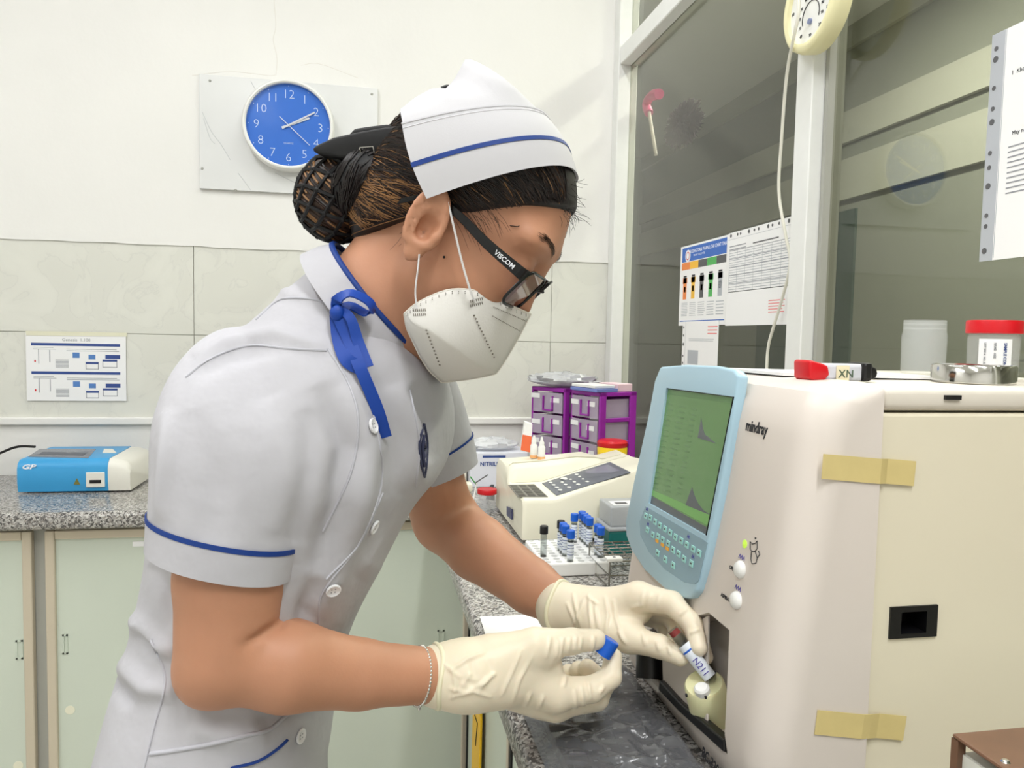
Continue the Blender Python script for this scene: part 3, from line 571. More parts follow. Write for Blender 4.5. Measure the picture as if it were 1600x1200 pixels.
# ------------------------------------------------------------------ things lying on the analyser
TZ = 1.283
s0 = np.array([0.470, 0.665, TZ]); t = empty('tourniquet_clip', s0, 'grey tourniquet with red clip tip and black buckle marked XN', 'tourniquet')
def sp(px, py, Y=0.655): return onY(px, py, Y)
a, b = sp(1278, 568), sp(1340, 572)
zc = TZ+0.011
obj('strap', MB().box((a[0], 0.645, TZ+0.0015), (b[0]+0.004, 0.667, TZ+0.0175)), mat('strap_grey', (206, 208, 216), 0.5, var=0.1, vscale=80), t, bevel=0.003, seg=2)
r0 = sp(1254, 570)[0]; rt = MB(); rt.prism([(r0, 0.642, TZ+0.003), (r0+0.004, 0.642, TZ+0.001), (a[0], 0.642, TZ+0.0015), (a[0]+0.005, 0.642, TZ+0.007), (a[0]+0.003, 0.642, TZ+0.0155), (a[0]-0.004, 0.642, TZ+0.018), (r0+0.002, 0.642, TZ+0.0205), (r0-0.001, 0.642, TZ+0.02)], (0, 0.028, 0)); obj('clip_tip', rt, M_red, t, bevel=0.0025, seg=2, smooth=45)
b0, b1 = sp(1336, 570)[0], sp(1360, 570)[0]; obj('buckle', MB().box((b0, 0.641, TZ+0.0012), (b0+0.010, 0.671, TZ+0.019)), M_black, t, bevel=0.003); obj('buckle_tongue', MB().prism([(b0+0.008, 0.643, TZ+0.002), (b1-0.002, 0.643, TZ+0.004), (b1, 0.643, TZ+0.009), (b1-0.002, 0.643, TZ+0.014), (b0+0.008, 0.643, TZ+0.0165)], (0, 0.026, 0)), M_black, t, bevel=0.0015)
q = sp(1296, 580); tg = MB().box((q[0], 0.6436, TZ+0.0005), (q[0]+0.0135, 0.6446, TZ+0.016)); tgo = obj('name_tag', tg, mat('tag_cream', (232, 222, 190), 0.6), t)
text('lettering', 'XN', frame3((q[0]+0.0018, 0.6434, TZ+0.0045), (1, 0, 0), (0, 0, 1)), 0.011, mat('pen_green', (70, 90, 70), 0.6), t)
pp = MB(); pp.prism([(0.41, 0.69, TZ+0.0035), (0.60, 0.70, TZ+0.001), (0.60, 0.80, TZ+0.001), (0.40, 0.80, TZ+0.0035)], (0, 0, 0.003)); tag(obj('folded_paper', pp, M_paper, base=(0.5, 0.75, TZ)), 'folded white paper lying behind the tourniquet on the analyser', 'paper')
yq = MB().box((0.402, 0.76, TZ+0.0035), (0.43, 0.81, TZ+0.0045)); tag(obj('yellow_note', yq, mat('note_yellow', (236, 214, 92), 0.6), base=(0.416, 0.785, TZ+0.0035)), 'small yellow sticky note on top of the analyser front', 'note')
rc_ = np.array([0.598, 0.655, TZ]); tag(obj('steel_ring', MB().lathe([(0.0335, 0.0175), (0.0335, 0.001), (0.036, 0.0), (0.0375, 0.001), (0.0375, 0.017), (0.036, 0.0185), (0.0335, 0.0175)], rc_, (0, 0, 1), 56), M_chrome, base=rc_, smooth=50), 'shiny steel ring lying on the analyser in front of the jars', 'ring')
def jar(c, r, h, lid, label):
    t = empty('sample_jar', c, label, 'jar', 'plastic sample jars on the analyser')
    pr_ = [(0.0, 0.002), (r*0.90, 0.002), (r*0.93, 0.004), (r*0.96, h*0.72), (r*0.90, h*0.78), (r*0.90, h*0.99), (r*0.88, h*0.99), (r*0.88, h*0.78), (r*0.93, h*0.70), (r*0.90, 0.005), (0.0, 0.005)]
    obj('body', MB().lathe(pr_, c, (0, 0, 1), 48), M_clear, t, smooth=40)
    th = MB()
    for k in range(2 if not lid else 0):
        z = h*(0.83+0.08*k); th.lathe([(r*0.90, z), (r*0.925, z+0.0008), (r*0.90, z+0.0016)], c, (0, 0, 1), 48)
    if not lid: obj('thread', th, M_clear, t, smooth=60)
    if lid: obj('lid', MB().lathe([(0, h+0.001), (r*1.0, h+0.001), (r*1.03, h-0.001), (r*1.03, h*0.80), (r*0.98, h*0.795)], c, (0, 0, 1), 48), M_red, t, smooth=40)
    return t
jc = np.array([0.667, 0.705, TZ]); j1 = jar(jc, 0.0262, 0.064, True, 'clear sample jar with red lid and printed label on the analyser')
jar((0.672, 0.815, TZ), 0.0265, 0.068, False, 'open clear sample jar without lid behind the red-lidded jar')
lab_ = MB(); R1 = 0.0262*0.965+0.0004; va = math.atan2(-jc[1], -jc[0])
def jl(u, z, rr=R1): a = va+0.08+u; return (jc[0]+rr*math.cos(a), jc[1]+rr*math.sin(a), TZ+z)
for i in range(12):
    u0, u1 = -0.62+1.24*i/12, -0.62+1.24*(i+1)/12; lab_.add([jl(u0, 0.004), jl(u1, 0.004), jl(u1, 0.045), jl(u0, 0.045)], [(0, 1, 2, 3)])
lo_ = obj('label', lab_, M_paper, j1, smooth=80)
def jar_text(s, u, z, size, m):
    a = va+0.08+u; q = (jc[0]+(R1+0.0004)*math.cos(a), jc[1]+(R1+0.0004)*math.sin(a), TZ+z); tang = Vector((-math.sin(a), math.cos(a), 0))
    text('lettering', s, frame3(q, (0, 0, -1), tang), size, m, lo_, depth=0.0001, bold=0.0001)
jar_text('SAMPLE CONTAINER', 0.30, 0.041, 0.0040, M_blueprint); jar_text('NAME   AGE', -0.05, 0.041, 0.0030, M_print); jar_text('LOT 20214  NO. 52001', -0.4, 0.041, 0.0028, M_print)
# ------------------------------------------------------------------ brown-edged box in the near right corner
t = empty('brown_edged_box', (0.47, 0.33, CT), 'white box with a brown wooden top edge in the lower right corner', 'box')
a = onZ(1487, 1145, 1.062); bx0, by1 = a[0], a[1]; zz = 1.062
obj('body', MB().box((bx0+0.004, 0.20, CT+0.001), (0.70, by1-0.004, zz-0.012)), mat('box_white', (222, 222, 212), 0.5), t)
obj('top', MB().box((bx0, 0.196, zz-0.003), (0.704, by1, zz)), mat('brown_wood', (112, 82, 62), 0.35, var=0.15, vscale=20), t, bevel=0.0015)
for lo_b, hi_b in (((bx0, by1-0.006, zz-0.05), (bx0+0.006, by1, zz-0.003)), ((bx0, by1-0.006, CT+0.001), (bx0+0.006, by1, zz-0.05))): obj('corner_edge', MB().box(lo_b, hi_b), mat('brown_wood', 0), t)
q = onZ(1571, 1190, zz); obj('screw', MB().lathe([(0.003, 0), (0.002, 0.0012), (0, 0.0015)], q, (0, 0, 1), 12), M_chrome, t)
# ================================================================== THINGS ON THE WORKTOPS
# ---- semi-automatic chemistry analyser (cream)
M_cr = mat('cream_abs', (236, 232, 212), 0.35)
ca = empty('chemistry_analyser', (0.46, 1.74, CT), 'cream wedge-shaped chemistry analyser with grey keypad, behind the tube rack', 'analyser')
zf = [onY(x, y, 1.53) for x, y in ((801, 781), (868, 780), (985, 738), (1030, 722))]; zr = [onY(x, y, 1.70) for x, y in ((779, 756), (845, 753), (955, 720), (1010, 706))]
zh = [onY(x, y, 1.735) for x, y in ((779, 742), (800, 724), (841, 721), (900, 714), (930, 715), (958, 721), (1010, 737))]; zb = [onY(x, y, 1.86) for x, y in ((762, 727), (776, 714), (850, 709), (905, 703), (940, 713), (985, 728), (1010, 737))]
ip = lambda L, x: float(np.interp(x, [p[0] for p in L], [p[2] for p in L]))
X0, X1 = 0.322, 0.62; rings = []
for x in np.linspace(X0, X1, 40):
    r = [(x, 1.53, CT+0.008), (x, 1.53, ip(zf, x)-0.010), (x, 1.5335, ip(zf, x)-0.003), (x, 1.541, ip(zf, x))]
    a_, b_ = ip(zf, x), ip(zr, x); r += [(x, 1.60, a_+(b_-a_)*0.42), (x, 1.697, b_), (x, 1.704, b_+0.002), (x, 1.712, max(b_, ip(zh, x)-0.012)), (x, 1.722, max(b_, ip(zh, x)-0.003)), (x, 1.738, max(b_, ip(zh, x))), (x, 1.80, max(b_, ip(zb, x)-0.001)), (x, 1.845, ip(zb, x)-0.002), (x, 1.86, ip(zb, x)-0.014), (x, 1.86, CT+0.008)]
    if x == X0: r = [(p[0]+0.004, p[1]*0.99+0.017, p[2]-0.004 if p[2] > CT+0.02 else p[2]) for p in r]
    rings.append(r)
obj('casing', MB().loft(rings), M_cr, ca, smooth=35)
for x in (0.36, 0.58):
    for y in (1.56, 1.83): obj('foot', MB().cyl((x, y, CT), (x, y, CT+0.009), 0.011, n=14), M_black, ca)
M_crs = mat('casing_edge_shade', (196, 190, 168), 0.5)  # darker lines paint in the shading along the hump's base and ridge
for Lr, yy, dz in ((zr, 1.7005, 0.0008), (zh, 1.7365, 0.0006)):
    obj('casing_edge_shade', MB().tube([(x, yy, max(ip(Lr, x), ip(zr, x))+dz) for x in np.linspace(X0+0.012, X1-0.01, 30)], 0.0011, 5), M_crs, ca, smooth=60)
def top_pt(px, py):
    lo, hi = 1.53, 1.72
    for _ in range(40):
        m = (lo+hi)/2; p = onY(px, py, m); x = min(max(p[0], X0), X1); a_, b_ = ip(zf, x), ip(zr, x); t = min(max((m-1.541)/(1.697-1.541), 0), 1)
        z = a_+(b_-a_)*t
        if p[2] > z: lo = m
        else: hi = m
    return p+np.array([0, 0, 0.0004])
def quad(c, u, v): return c[0]*(1-u)*(1-v)+c[1]*u*(1-v)+c[2]*u*v+c[3]*(1-u)*v
vg = [top_pt(*p) for p in ((794, 758.5), (835, 757.5), (856, 777), (809, 777))]; vo = obj('vial_tray', MB().prism(vg, (0, 0, 0.0012)), mat('tray_grey', (120, 118, 112), 0.5), ca)
for i in range(3):
    for j in range(4):
        c = [quad(vg, (i+a)/3, (j+b)/4)+np.array([0, 0, 0.0013]) for a, b in ((0.14, 0.14), (0.86, 0.14), (0.86, 0.86), (0.14, 0.86))]; obj('vial_well', MB().prism(c, (0, 0, 0.0004)), M_black, vo)
kg = [top_pt(*p) for p in ((847, 756), (953, 723), (985, 739), (869.5, 775))]; ko2 = obj('keypad', MB().prism(kg, (0, 0, 0.0015)), mat('keypad_slate', (98, 102, 112), 0.4), ca)
sg = [quad(kg, u, v)+np.array([0, 0, 0.0016]) for u, v in ((0.60, 0.12), (0.93, 0.12), (0.93, 0.72), (0.60, 0.72))]; obj('display', MB().prism(sg, (0, 0, 0.0006)), mat('lcd_slate', (140, 142, 152), 0.15), ko2)
M_k2 = mat('key_white', (226, 226, 220), 0.4)
for i in range(4):
    for j in range(4):
        if (i, j) in ((1, 0), (2, 0)): continue
        u, v = 0.10+0.125*i, 0.16+0.21*j; p = quad(kg, u, v)+np.array([0, 0, 0.0015]); obj('key', MB().lathe([(0.0062, 0), (0.0055, 0.0012), (0, 0.0014)], p, (0, 0, 1), 12), M_k2, ko2)
p = quad(kg, 0.31, 0.2)+np.array([0, 0, 0.0014]); obj('arrow_pad', MB().lathe([(0.014, 0), (0.013, 0.0012), (0, 0.0013)], p, (0, 0, 1), 20), M_k2, ko2)
q = [onX(x, y, X0-0.001) for x, y in ((791.5, 791), (799, 796), (799, 812), (791.5, 805))]; obj('badge', MB().prism(q, (0.003, 0, 0)), mat('badge_blue', (70, 74, 110), 0.4), ca)
q = [onX(x, y, X0-0.006) for x, y in ((764, 762), (767, 757), (768, 782), (759, 780), (761, 772))]; obj('side_cover', MB().prism(q, (0.008, 0, 0)), mat('cover_dark', (58, 66, 72), 0.5), ca)
pq = MB().box((0.42, 1.75, ip(zb, 0.45)+0.0005), (0.51, 1.84, ip(zb, 0.45)+0.0015)); tag(obj('printed_slip', pq, mat('slip', (222, 216, 216), 0.6), base=(0.45, 1.84, ip(zb, 0.45))), 'printed slip lying on top of the cream analyser', 'paper')
# ---- two dropper bottles and the orange leaflet box on it
db = empty('dropper_bottle', (0, 0, 0), 'white dropper bottle with orange base', 'bottle', 'dropper bottles on the cream analyser')
obj('body', MB().lathe([(0, 0), (0.0085, 0), (0.009, 0.001), (0.009, 0.03), (0.006, 0.035)], (0, 0, 0), (0, 0, 1), 20), M_white, db, smooth=40); obj('base_band', MB().lathe([(0.0092, 0.0), (0.0093, 0.001), (0.0093, 0.007), (0.0092, 0.0075)], (0, 0, 0), (0, 0, 1), 20), mat('orange_band', (232, 170, 110), 0.5), db, smooth=40)
obj('cap', MB().lathe([(0.0062, 0.034), (0.0062, 0.042), (0.004, 0.045), (0.0028, 0.055), (0, 0.056)], (0, 0, 0), (0, 0, 1), 16), M_white, db, smooth=40)
q = onY(846, 716, 1.775); db.location = (q[0], 1.775, ip(zb, q[0])+0.001); db['label'] = 'white dropper bottle with orange base, nearer of the pair'
q = onY(837, 714, 1.80); clone(db, (q[0]-0.004, 1.805, ip(zb, q[0])+0.001), 'white dropper bottle with orange base, behind the nearer one')
q = onY(816, 707, 1.87); lb = empty('leaflet_box', q, 'narrow white and orange carton standing beside the dropper bottles', 'carton')
pts = [onY(x, y, 1.87) for x, y in ((813, 704), (829, 708), (832, 663), (820, 659))]; obj('carton', MB().prism(pts, (0.004, 0.03, 0)), M_paper, lb); 
pts2 = [onY(x, y, 1.8695) for x, y in ((813.5, 703), (828.5, 707), (831, 682), (816.5, 679))]; obj('orange_print', MB().prism(pts2, (0, -0.0005, 0)), mat('carton_orange', (232, 110, 70), 0.5), lb)
# ---- purple drawer towers
M_pur = mat('purple_plastic', (150, 40, 160), 0.35); M_drw = mat('drawer_clear', (206, 192, 212), 0.3, alpha=0.5)
M_inner = mat('drawer_inner', (190, 172, 196), 0.6, var=0.3, vscale=30)
def tower(corner, ang, w, d, h, label, n=4):
    t = empty('drawer_tower', (corner[0], corner[1], CT), label, 'drawers', 'purple drawer towers')
    R2 = Matrix.Translation((corner[0], corner[1], CT)) @ Matrix.Rotation(ang, 4, 'Z')
    # local: x to the back, y along the front (away from the camera), front plane x=0
    bx = lambda name, lo, hi, m, par=t, bev=0.0015: obj(name, MB().box(lo, hi, R2), m, par, bevel=bev, seg=1)
    bx('top', (0, 0, h-0.012), (d, w, h), M_pur); bx('base', (0, 0, 0), (d, w, 0.008), M_pur); bx('back', (d-0.004, 0, 0), (d, w, h), M_pur)
    ph = (h-0.02)/n
    for y in (0, w-0.008):
        bx('post', (0, y, 0), (0.022, y+0.008, h), M_pur); bx('post', (d-0.024, y, 0), (d, y+0.008, h), M_pur)
        for k in range(n): bx('side_rail', (0.022, y+0.001, 0.008+ph*k-0.007), (d-0.024, y+0.006, 0.008+ph*k+0.005), M_pur)
    for k in range(n):
        z0 = 0.008+ph*k+0.003; z1 = z0+ph-0.006
        dr = empty('drawer', (corner[0], corner[1], CT)); dr.parent = t; dr.matrix_parent_inverse = Matrix.Translation(-Vector(t.location))
        dw = obj('drawer', MB().box((-0.003, 0.0095, z0), (0.0, w-0.0095, z1), R2), M_drw, t, bevel=0.001, seg=1); bpy.data.objects.remove(dr)
        obj('tray', MB().box((0.002, 0.012, z0), (d-0.01, w-0.012, z0+0.002), R2).box((0.002, 0.012, z0), (d-0.01, 0.013, z1-0.006), R2).box((0.002, w-0.013, z0), (d-0.01, w-0.012, z1-0.006), R2), M_drw, dw)
        hy = w*0.47; pl = MB(); pl.box((-0.008, hy-0.02, z0+0.006), (-0.003, hy+0.02, z0+0.010), R2); pl.box((-0.008, hy-0.02, z0+0.006), (-0.003, hy-0.016, z1-0.010), R2); pl.box((-0.008, hy+0.016, z0+0.006), (-0.003, hy+0.02, z1-0.010), R2); obj('pull', pl, M_pur, dw)
        r = random.Random(int(corner[0]*1000)+k)
        for q in range(2):
            y = (0.02 if q == 0 else w*0.70)+r.uniform(-0.005, 0.005); zz = z0+(z1-z0)*r.uniform(0.45, 0.7); obj('tag', MB().box((-0.0042, y, zz), (-0.0032, y+0.034, zz+0.014), R2), M_paper, dw)
        ct = MB(); hgt = (z1-z0)*r.uniform(0.4, 0.7); ct.box((0.02, 0.02, z0+0.0025), (d-0.03, w*0.45, z0+hgt), R2); ct.box((0.025, w*0.55, z0+0.0025), (d-0.04, w-0.02, z0+hgt*0.8), R2); obj('contents', ct, M_inner, dw)
    return t, R2
tw1, R1m = tower((0.640, 2.00), math.radians(22), 0.135, 0.134, 0.285, 'purple drawer tower nearer the camera, with pink carton on top')
tw2, R2m = tower((0.577, 2.142), math.radians(35), 0.135, 0.122, 0.285, 'purple drawer tower against the back wall, under the grey plastic bag')
def on_tower(R2, lo, hi, name, m, label, cat, h=0.285):
    o = MB(); o.box((lo[0], lo[1], h+lo[2]), (hi[0], hi[1], h+hi[2]), R2); c = R2 @ Vector(((lo[0]+hi[0])/2, (lo[1]+hi[1])/2, h+lo[2])); o = obj(name, o, m, base=c, bevel=0.001, seg=1); return tag(o, label, cat)
on_tower(R1m, (0.066, 0.005, 0.0005), (0.120, 0.09, 0.022), 'pink_carton', mat('carton_pink', (226, 196, 206), 0.5), 'flat pale pink carton on the nearer purple tower', 'carton')
k_ = on_tower(R1m, (-0.015, 0.0, 0.0005), (0.062, 0.12, 0.010), 'blue_carton', mat('carton_blue', (112, 128, 190), 0.5), 'flat blue and white carton on the nearer purple tower front', 'carton')
on_tower(R1m, (-0.012, 0.012, 0.0108), (0.060, 0.118, 0.019), 'white_carton', M_white, 'flat white carton stacked on the blue carton', 'carton')
def crumple(c, r, n, m_, seed, zmin=None):
    rr = np.random.default_rng(seed); rings = []; ph = rr.uniform(0, 6.28, 12); fr = rr.integers(2, 9, 12)
    for i in range(m_+1):
        t_ = math.pi*i/m_; ring = []
        for a in np.linspace(0, 2*math.pi, n, endpoint=False):
            k = 1+0.10*sum(math.sin(fr[q]*a+ph[q]+(q+2)*t_*1.3) for q in range(6))/2+0.07*rr.normal()*0.6
            p = np.array([r[0]*math.sin(t_)*math.cos(a)*k, r[1]*math.sin(t_)*math.sin(a)*k, r[2]*(1-math.cos(t_))*k*0.5*2*0.5]); ring.append(np.asarray(c)+p)
        rings.append(ring)
    return MB().loft(rings)
c = R2m @ Vector((0.06, 0.06, 0.286)); cr = crumple(c, (0.105, 0.075, 0.040), 34, 12, 5); tag(obj('grey_plastic_bag', cr, mat('bag_grey', (196, 197, 202), 0.25, alpha=0.78, var=0.2, vscale=25), base=c, smooth=25), 'crumpled grey plastic bag on the purple towers', 'bag')
# ---- sharps bin
q = onY(957, 735, 2.0); q = onY(957, 687, 1.915); c = np.array([q[0], 1.915, CT])
t = empty('sharps_bin', c, 'yellow sharps bin with red lid in front of the purple tower', 'bin')
hb = q[2]-CT; obj('body', MB().lathe([(0, 0.001), (0.033, 0.001), (0.035, 0.004), (0.040, hb-0.022), (0.037, hb-0.016)], c, (0, 0, 1), 40), mat('bin_yellow', (242, 204, 24), 0.35), t, smooth=40)
obj('lid', MB().lathe([(0.0385, hb-0.018), (0.0405, hb-0.014), (0.0405, hb-0.006), (0.036, hb-0.001), (0.020, hb), (0, hb)], c, (0, 0, 1), 40), M_red, t, smooth=40)
# ---- glove carton, film and small things left of the cream analyser
t = empty('glove_carton', tuple(onZ(760, 757, CT)), 'white carton with navy print under crumpled clear film', 'carton')
YB = 2.13; a, b = onY(735, 708, YB), onY(808, 752, YB)
obj('carton', MB().box((a[0], YB, CT+0.0005), (b[0]+0.03, YB+0.13, a[2])), mat('carton_white', (226, 228, 238), 0.5), t, bevel=0.001, seg=1)
n1, n2 = onY(754, 712, YB), onY(790, 715, YB); pm = MB().box((n1[0], YB-0.0006, n2[2]), (n2[0], YB-0.0001, n1[2]+0.0005)); obj('navy_bar', pm, M_blueprint, t)
q = onY(750, 728, YB-0.0008); text('lettering', 'NITRILE', frame3(q, (1, 0, 0), (0, 0, 1)), 0.016, M_blueprint, t, bold=0.0004)
cf = crumple((onY(768, 706, 2.2)[0], 2.2, a[2]+0.001), (0.075, 0.06, 0.032), 30, 10, 9); tag(obj('clear_film', cf, mat('film_white', (236, 238, 242), 0.2, alpha=0.6), base=(onY(768, 706, 2.2)[0], 2.2, a[2]), smooth=25), 'crumpled clear plastic film on the white glove carton', 'film')
q = onZ(753, 800, CT); t = empty('specimen_pot', q, 'clear specimen pot with flat red lid left of the cream analyser', 'pot')
c = np.array([q[0]+0.012, q[1], CT]); obj('body', MB().lathe([(0, 0.001), (0.02, 0.001), (0.0225, 0.05), (0.0215, 0.05), (0.019, 0.003), (0, 0.003)], c, (0, 0, 1), 32), M_clear, t, smooth=40); obj('lid', MB().lathe([(0.024, 0.046), (0.0245, 0.047), (0.0245, 0.056), (0.023, 0.058), (0, 0.058)], c, (0, 0, 1), 32), M_red, t, smooth=40)
for i, (pa, pb, m_, lab) in enumerate((((742, 755), (762, 742), M_gk, 'dark pen lying across the red pot lid'), ((738, 790), (745, 752), M_white, 'thin white stirrer leaning on the red pot lid'), ((735, 745), (744, 757), M_gr, 'green tipped stick beside the red pot'))):
    A = onY(*pa, c[1]-0.028); B = onY(*pb, c[1]-0.012); A[2] = max(A[2], CT+0.002); tag(obj('stick', MB().cyl(A, B, 0.0016, n=8), m_, base=(A+B)/2, smooth=60), lab, 'stick')
for i, (px, py, sx_, sz) in enumerate(((722, 752, 0.03, 0.024), (716, 740, 0.025, 0.05))):
    q = onZ(px, 770-i*12, CT); o = MB().box((q[0]-sx_, q[1], CT+0.0005), (q[0]+sx_, q[1]+0.045, CT+sz)); tag(obj('white_packet', o, M_cr, base=(q[0], q[1], CT), bevel=0.006, seg=2, smooth=40), ('low cream packet beside the far sleeve', 'taller cream packet behind the low packet')[i], 'packet')
# ---- tube rack with tubes
RZ = CT+0.026
c00 = onZ(818.6, 843, RZ); c10 = onZ(940, 841, RZ); c01 = onZ(850, 880, RZ); c11 = onZ(954, 878, RZ)
RX0, RX1, RY0, RY1 = c01[0]-0.002, c11[0], (c01[1]+c11[1])/2, (c00[1]+c10[1])/2
t = empty('tube_rack', ((RX0+RX1)/2, (RY0+RY1)/2, CT), 'white foam tube rack with rows of holes on the worktop', 'rack')
obj('block', MB().box((RX0, RY0, CT+0.0005), (RX1, RY1, RZ)), mat('foam_white', (240, 240, 238), 0.5), t, bevel=0.003)
hl = MB(); NX, NY = 6, 9
HX = [RX0+(RX1-RX0)*(i+0.5)/NX for i in range(NX)]; HY = [RY0+(RY1-RY0)*(j+0.5)/NY for j in range(NY)]
for x in HX:
    for y in HY: hl.lathe([(0, 0.0003), (0.0064, 0.0003), (0.0064, 0.0001)], (x, y, RZ), (0, 0, 1), 12)
tag(obj('holes', hl, mat('foam_hole_shade', (190, 190, 188), 0.8), t), kind='stuff')  # flat grey discs; the shade inside the holes is put into their colour
M_tubeg = glassmat('tube_clear', (232, 234, 234), 1.4, 0.05); M_cap = mat('cap_blue', (20, 92, 200), 0.35); M_lab2 = mat('tube_label', (226, 232, 240), 0.6)
def vial(name, capm, labelled, blood=False):
    t = empty(name, (0, 0, 0)); r = 0.0062
    obj('glass', MB().lathe([(0, -0.016), (r*0.7, -0.015), (r, -0.011), (r, 0.046), (r*0.9, 0.046), (r*0.9, -0.010), (0, -0.0145)], (0, 0, 0), (0, 0, 1), 18), M_tubeg, t, smooth=40)
    obj('cap', MB().lathe([(r*1.05, 0.043), (r*1.25, 0.0435), (r*1.25, 0.057), (r*1.05, 0.0585), (0, 0.0585)], (0, 0, 0), (0, 0, 1), 18), capm, t, smooth=35)
    if labelled:
        obj('label', MB().lathe([(r*1.01, 0.006), (r*1.03, 0.0065), (r*1.03, 0.036), (r*1.01, 0.0365)], (0, 0, 0), (0, 0, 1), 18), M_lab2, t, smooth=40)
        pr_ = MB()
        for z in (0.030, 0.025, 0.018, 0.013): pr_.lathe([(r*1.032, z), (r*1.036, z+0.0004), (r*1.032, z+0.0012)], (0, 0, 0), (0, 0, 1), 18)
        obj('label_print', pr_, M_blueprint, t)
    if blood: obj('contents', MB().lathe([(0, -0.0135), (r*0.86, -0.010), (r*0.86, 0.002), (0, 0.0022)], (0, 0, 0), (0, 0, 1), 14), mat('dark_fluid', (40, 24, 24), 0.3), t)
    return t
def slot(px, py):
    q = onZ(px, py, RZ); return (min(HX, key=lambda v: abs(v-q[0])), min(HY, key=lambda v: abs(v-q[1])), RZ)
bt = vial('blood_tube', M_cap, True); used = set(); first = True
spots = [(893, 876, 'blue-capped blood tube standing nearest the camera in the rack'), (884, 866, 'blue-capped blood tube just behind the nearest one'), (880, 862, 'blue-capped blood tube touching the labelled black-capped tube'), (944, 870, 'blue-capped blood tube at the right end of the rack'), (932, 868, 'blue-capped blood tube left of the right-end one'), (922, 856, 'blue-capped blood tube at the front of the rear cluster'),
         (914, 850, 'blue-capped blood tube second from the front of the rear cluster'), (906, 848, 'leftmost blue-capped blood tube of the rear cluster'), (916, 846, 'blue-capped blood tube at the very back of the rack'), (926, 848, 'rightmost blue-capped blood tube at the back of the rack')]
for px, py, lab in spots:
    s = slot(px, py)
    if s in used:
        alt = sorted(((x, y, RZ) for x in HX for y in HY if (x, y, RZ) not in used), key=lambda v: (v[0]-s[0])**2+(v[1]-s[1])**2); s = alt[0]
    used.add(s)
    o = bt if first else clone(bt); first = False; o.location = s; tag(o, lab, 'tube', 'blue-capped tubes in the rack')
kt = vial('black_capped_tube', M_black, False, True); tag(kt, 'black-capped tube with dark residue standing alone in the rack', 'tube'); kt.location = slot(842, 868)
k2 = vial('black_capped_tube', M_black, True); tag(k2, 'black-capped labelled tube behind the blue-capped front tubes', 'tube'); s = slot(878, 858); k2.location = s if s not in used else sorted(((x, y, RZ) for x in HX for y in HY if (x, y, RZ) not in used), key=lambda v: (v[0]-s[0])**2+(v[1]-s[1])**2)[0]
# ---- teal tip box with clear lid
q = onZ(950, 872, CT); t = empty('tip_box', (q[0]+0.06, q[1]+0.05, CT), 'teal tip box with frosted clear lid beside the analyser', 'box')
x0, y0 = q[0]+0.008, q[1]+0.02; h1 = 0.048
obj('base', MB().box((x0, y0, CT+0.0005), (x0+0.115, y0+0.085, CT+h1)), mat('teal_plastic', (12, 104, 100), 0.4), t, bevel=0.004)
ld = MB(); ld.prism([(x0-0.003, y0-0.003, CT+h1), (x0+0.118, y0-0.003, CT+h1), (x0+0.118, y0+0.088, CT+h1), (x0-0.003, y0+0.088, CT+h1)], (0, 0, 0.008)); ld.box((x0+0.003, y0+0.003, CT+h1+0.008), (x0+0.112, y0+0.082, CT+h1+0.050))
obj('lid', ld, mat('lid_frosted', (196, 200, 204), 0.3, alpha=0.72), t, bevel=0.003); obj('label', MB().box((x0+0.012, y0+0.012, CT+h1+0.0502), (x0+0.06, y0+0.05, CT+h1+0.0507)), M_paper, t); obj('label_print', MB().box((x0+0.02, y0+0.02, CT+h1+0.0508), (x0+0.045, y0+0.036, CT+h1+0.051)), M_gk, t)
# ---- wire rack
q = onZ(956, 925, CT); t = empty('wire_rack', q, 'steel wire tube rack with white tag beside the analyser front', 'rack')
wx0, wx1, wy0, wy1 = q[0]-0.002, q[0]+0.085, q[1]+0.01, q[1]+0.13; M_wire = mat('steel_wire', (150, 148, 142), 0.25, metal=1.0); r = 0.0014; hz = 0.05
for zz in (CT+hz, CT+hz*0.5, CT+0.004):
    f = MB(); f.tube([(wx0, wy0, zz), (wx1, wy0, zz), (wx1, wy1, zz), (wx0, wy1, zz), (wx0, wy0, zz)], r, 6); obj('frame_wire', f, M_wire, t, smooth=60)
for x in (wx0, wx1):
    for y in (wy0, wy1): obj('post', MB().cyl((x, y, CT), (x, y, CT+hz), r*1.2, n=6), M_wire, t)
for i in range(1, 6): y = wy0+(wy1-wy0)*i/6; obj('cross_wire', MB().cyl((wx0, y, CT+hz), (wx1, y, CT+hz), r, n=6), M_wire, t)
for i in range(1, 4): x = wx0+(wx1-wx0)*i/4; obj('cross_wire', MB().cyl((x, wy0, CT+hz), (x, wy1, CT+hz), r, n=6), M_wire, t)
obj('tag', MB().box((wx0-0.006, wy0-0.006, CT+hz+0.001), (wx0+0.022, wy0+0.012, CT+hz+0.007)), M_white, t, bevel=0.001); obj('tag_mark', MB().box((wx0+0.006, wy0, CT+hz+0.0072), (wx0+0.011, wy0+0.005, CT+hz+0.0076)), M_gk, t)
# ---- paper form on the worktop
q = onZ(753, 1003, CT+0.0012); q2 = onZ(757, 962, CT+0.0012); th = math.radians(-2); w, h = 0.21, 0.135
Mx = frame3((0.172, 0.995, CT+0.0018), (math.cos(th), math.sin(th), 0), (-math.sin(th), math.cos(th), 0))
sheet('request_form', 'white request form with ruled table lying on the worktop under the gloves', 'document', Mx, w, h, [(0.42+0.05*i, 0.05, 0.424+0.05*i, 0.75, M_gk) for i in range(11)]+[(0.42, 0.75, 0.97, 0.756, M_gk)]+lines(0.45, 0.8, 0.78, 0.95, 4, M_redprint, 0.3, 3))
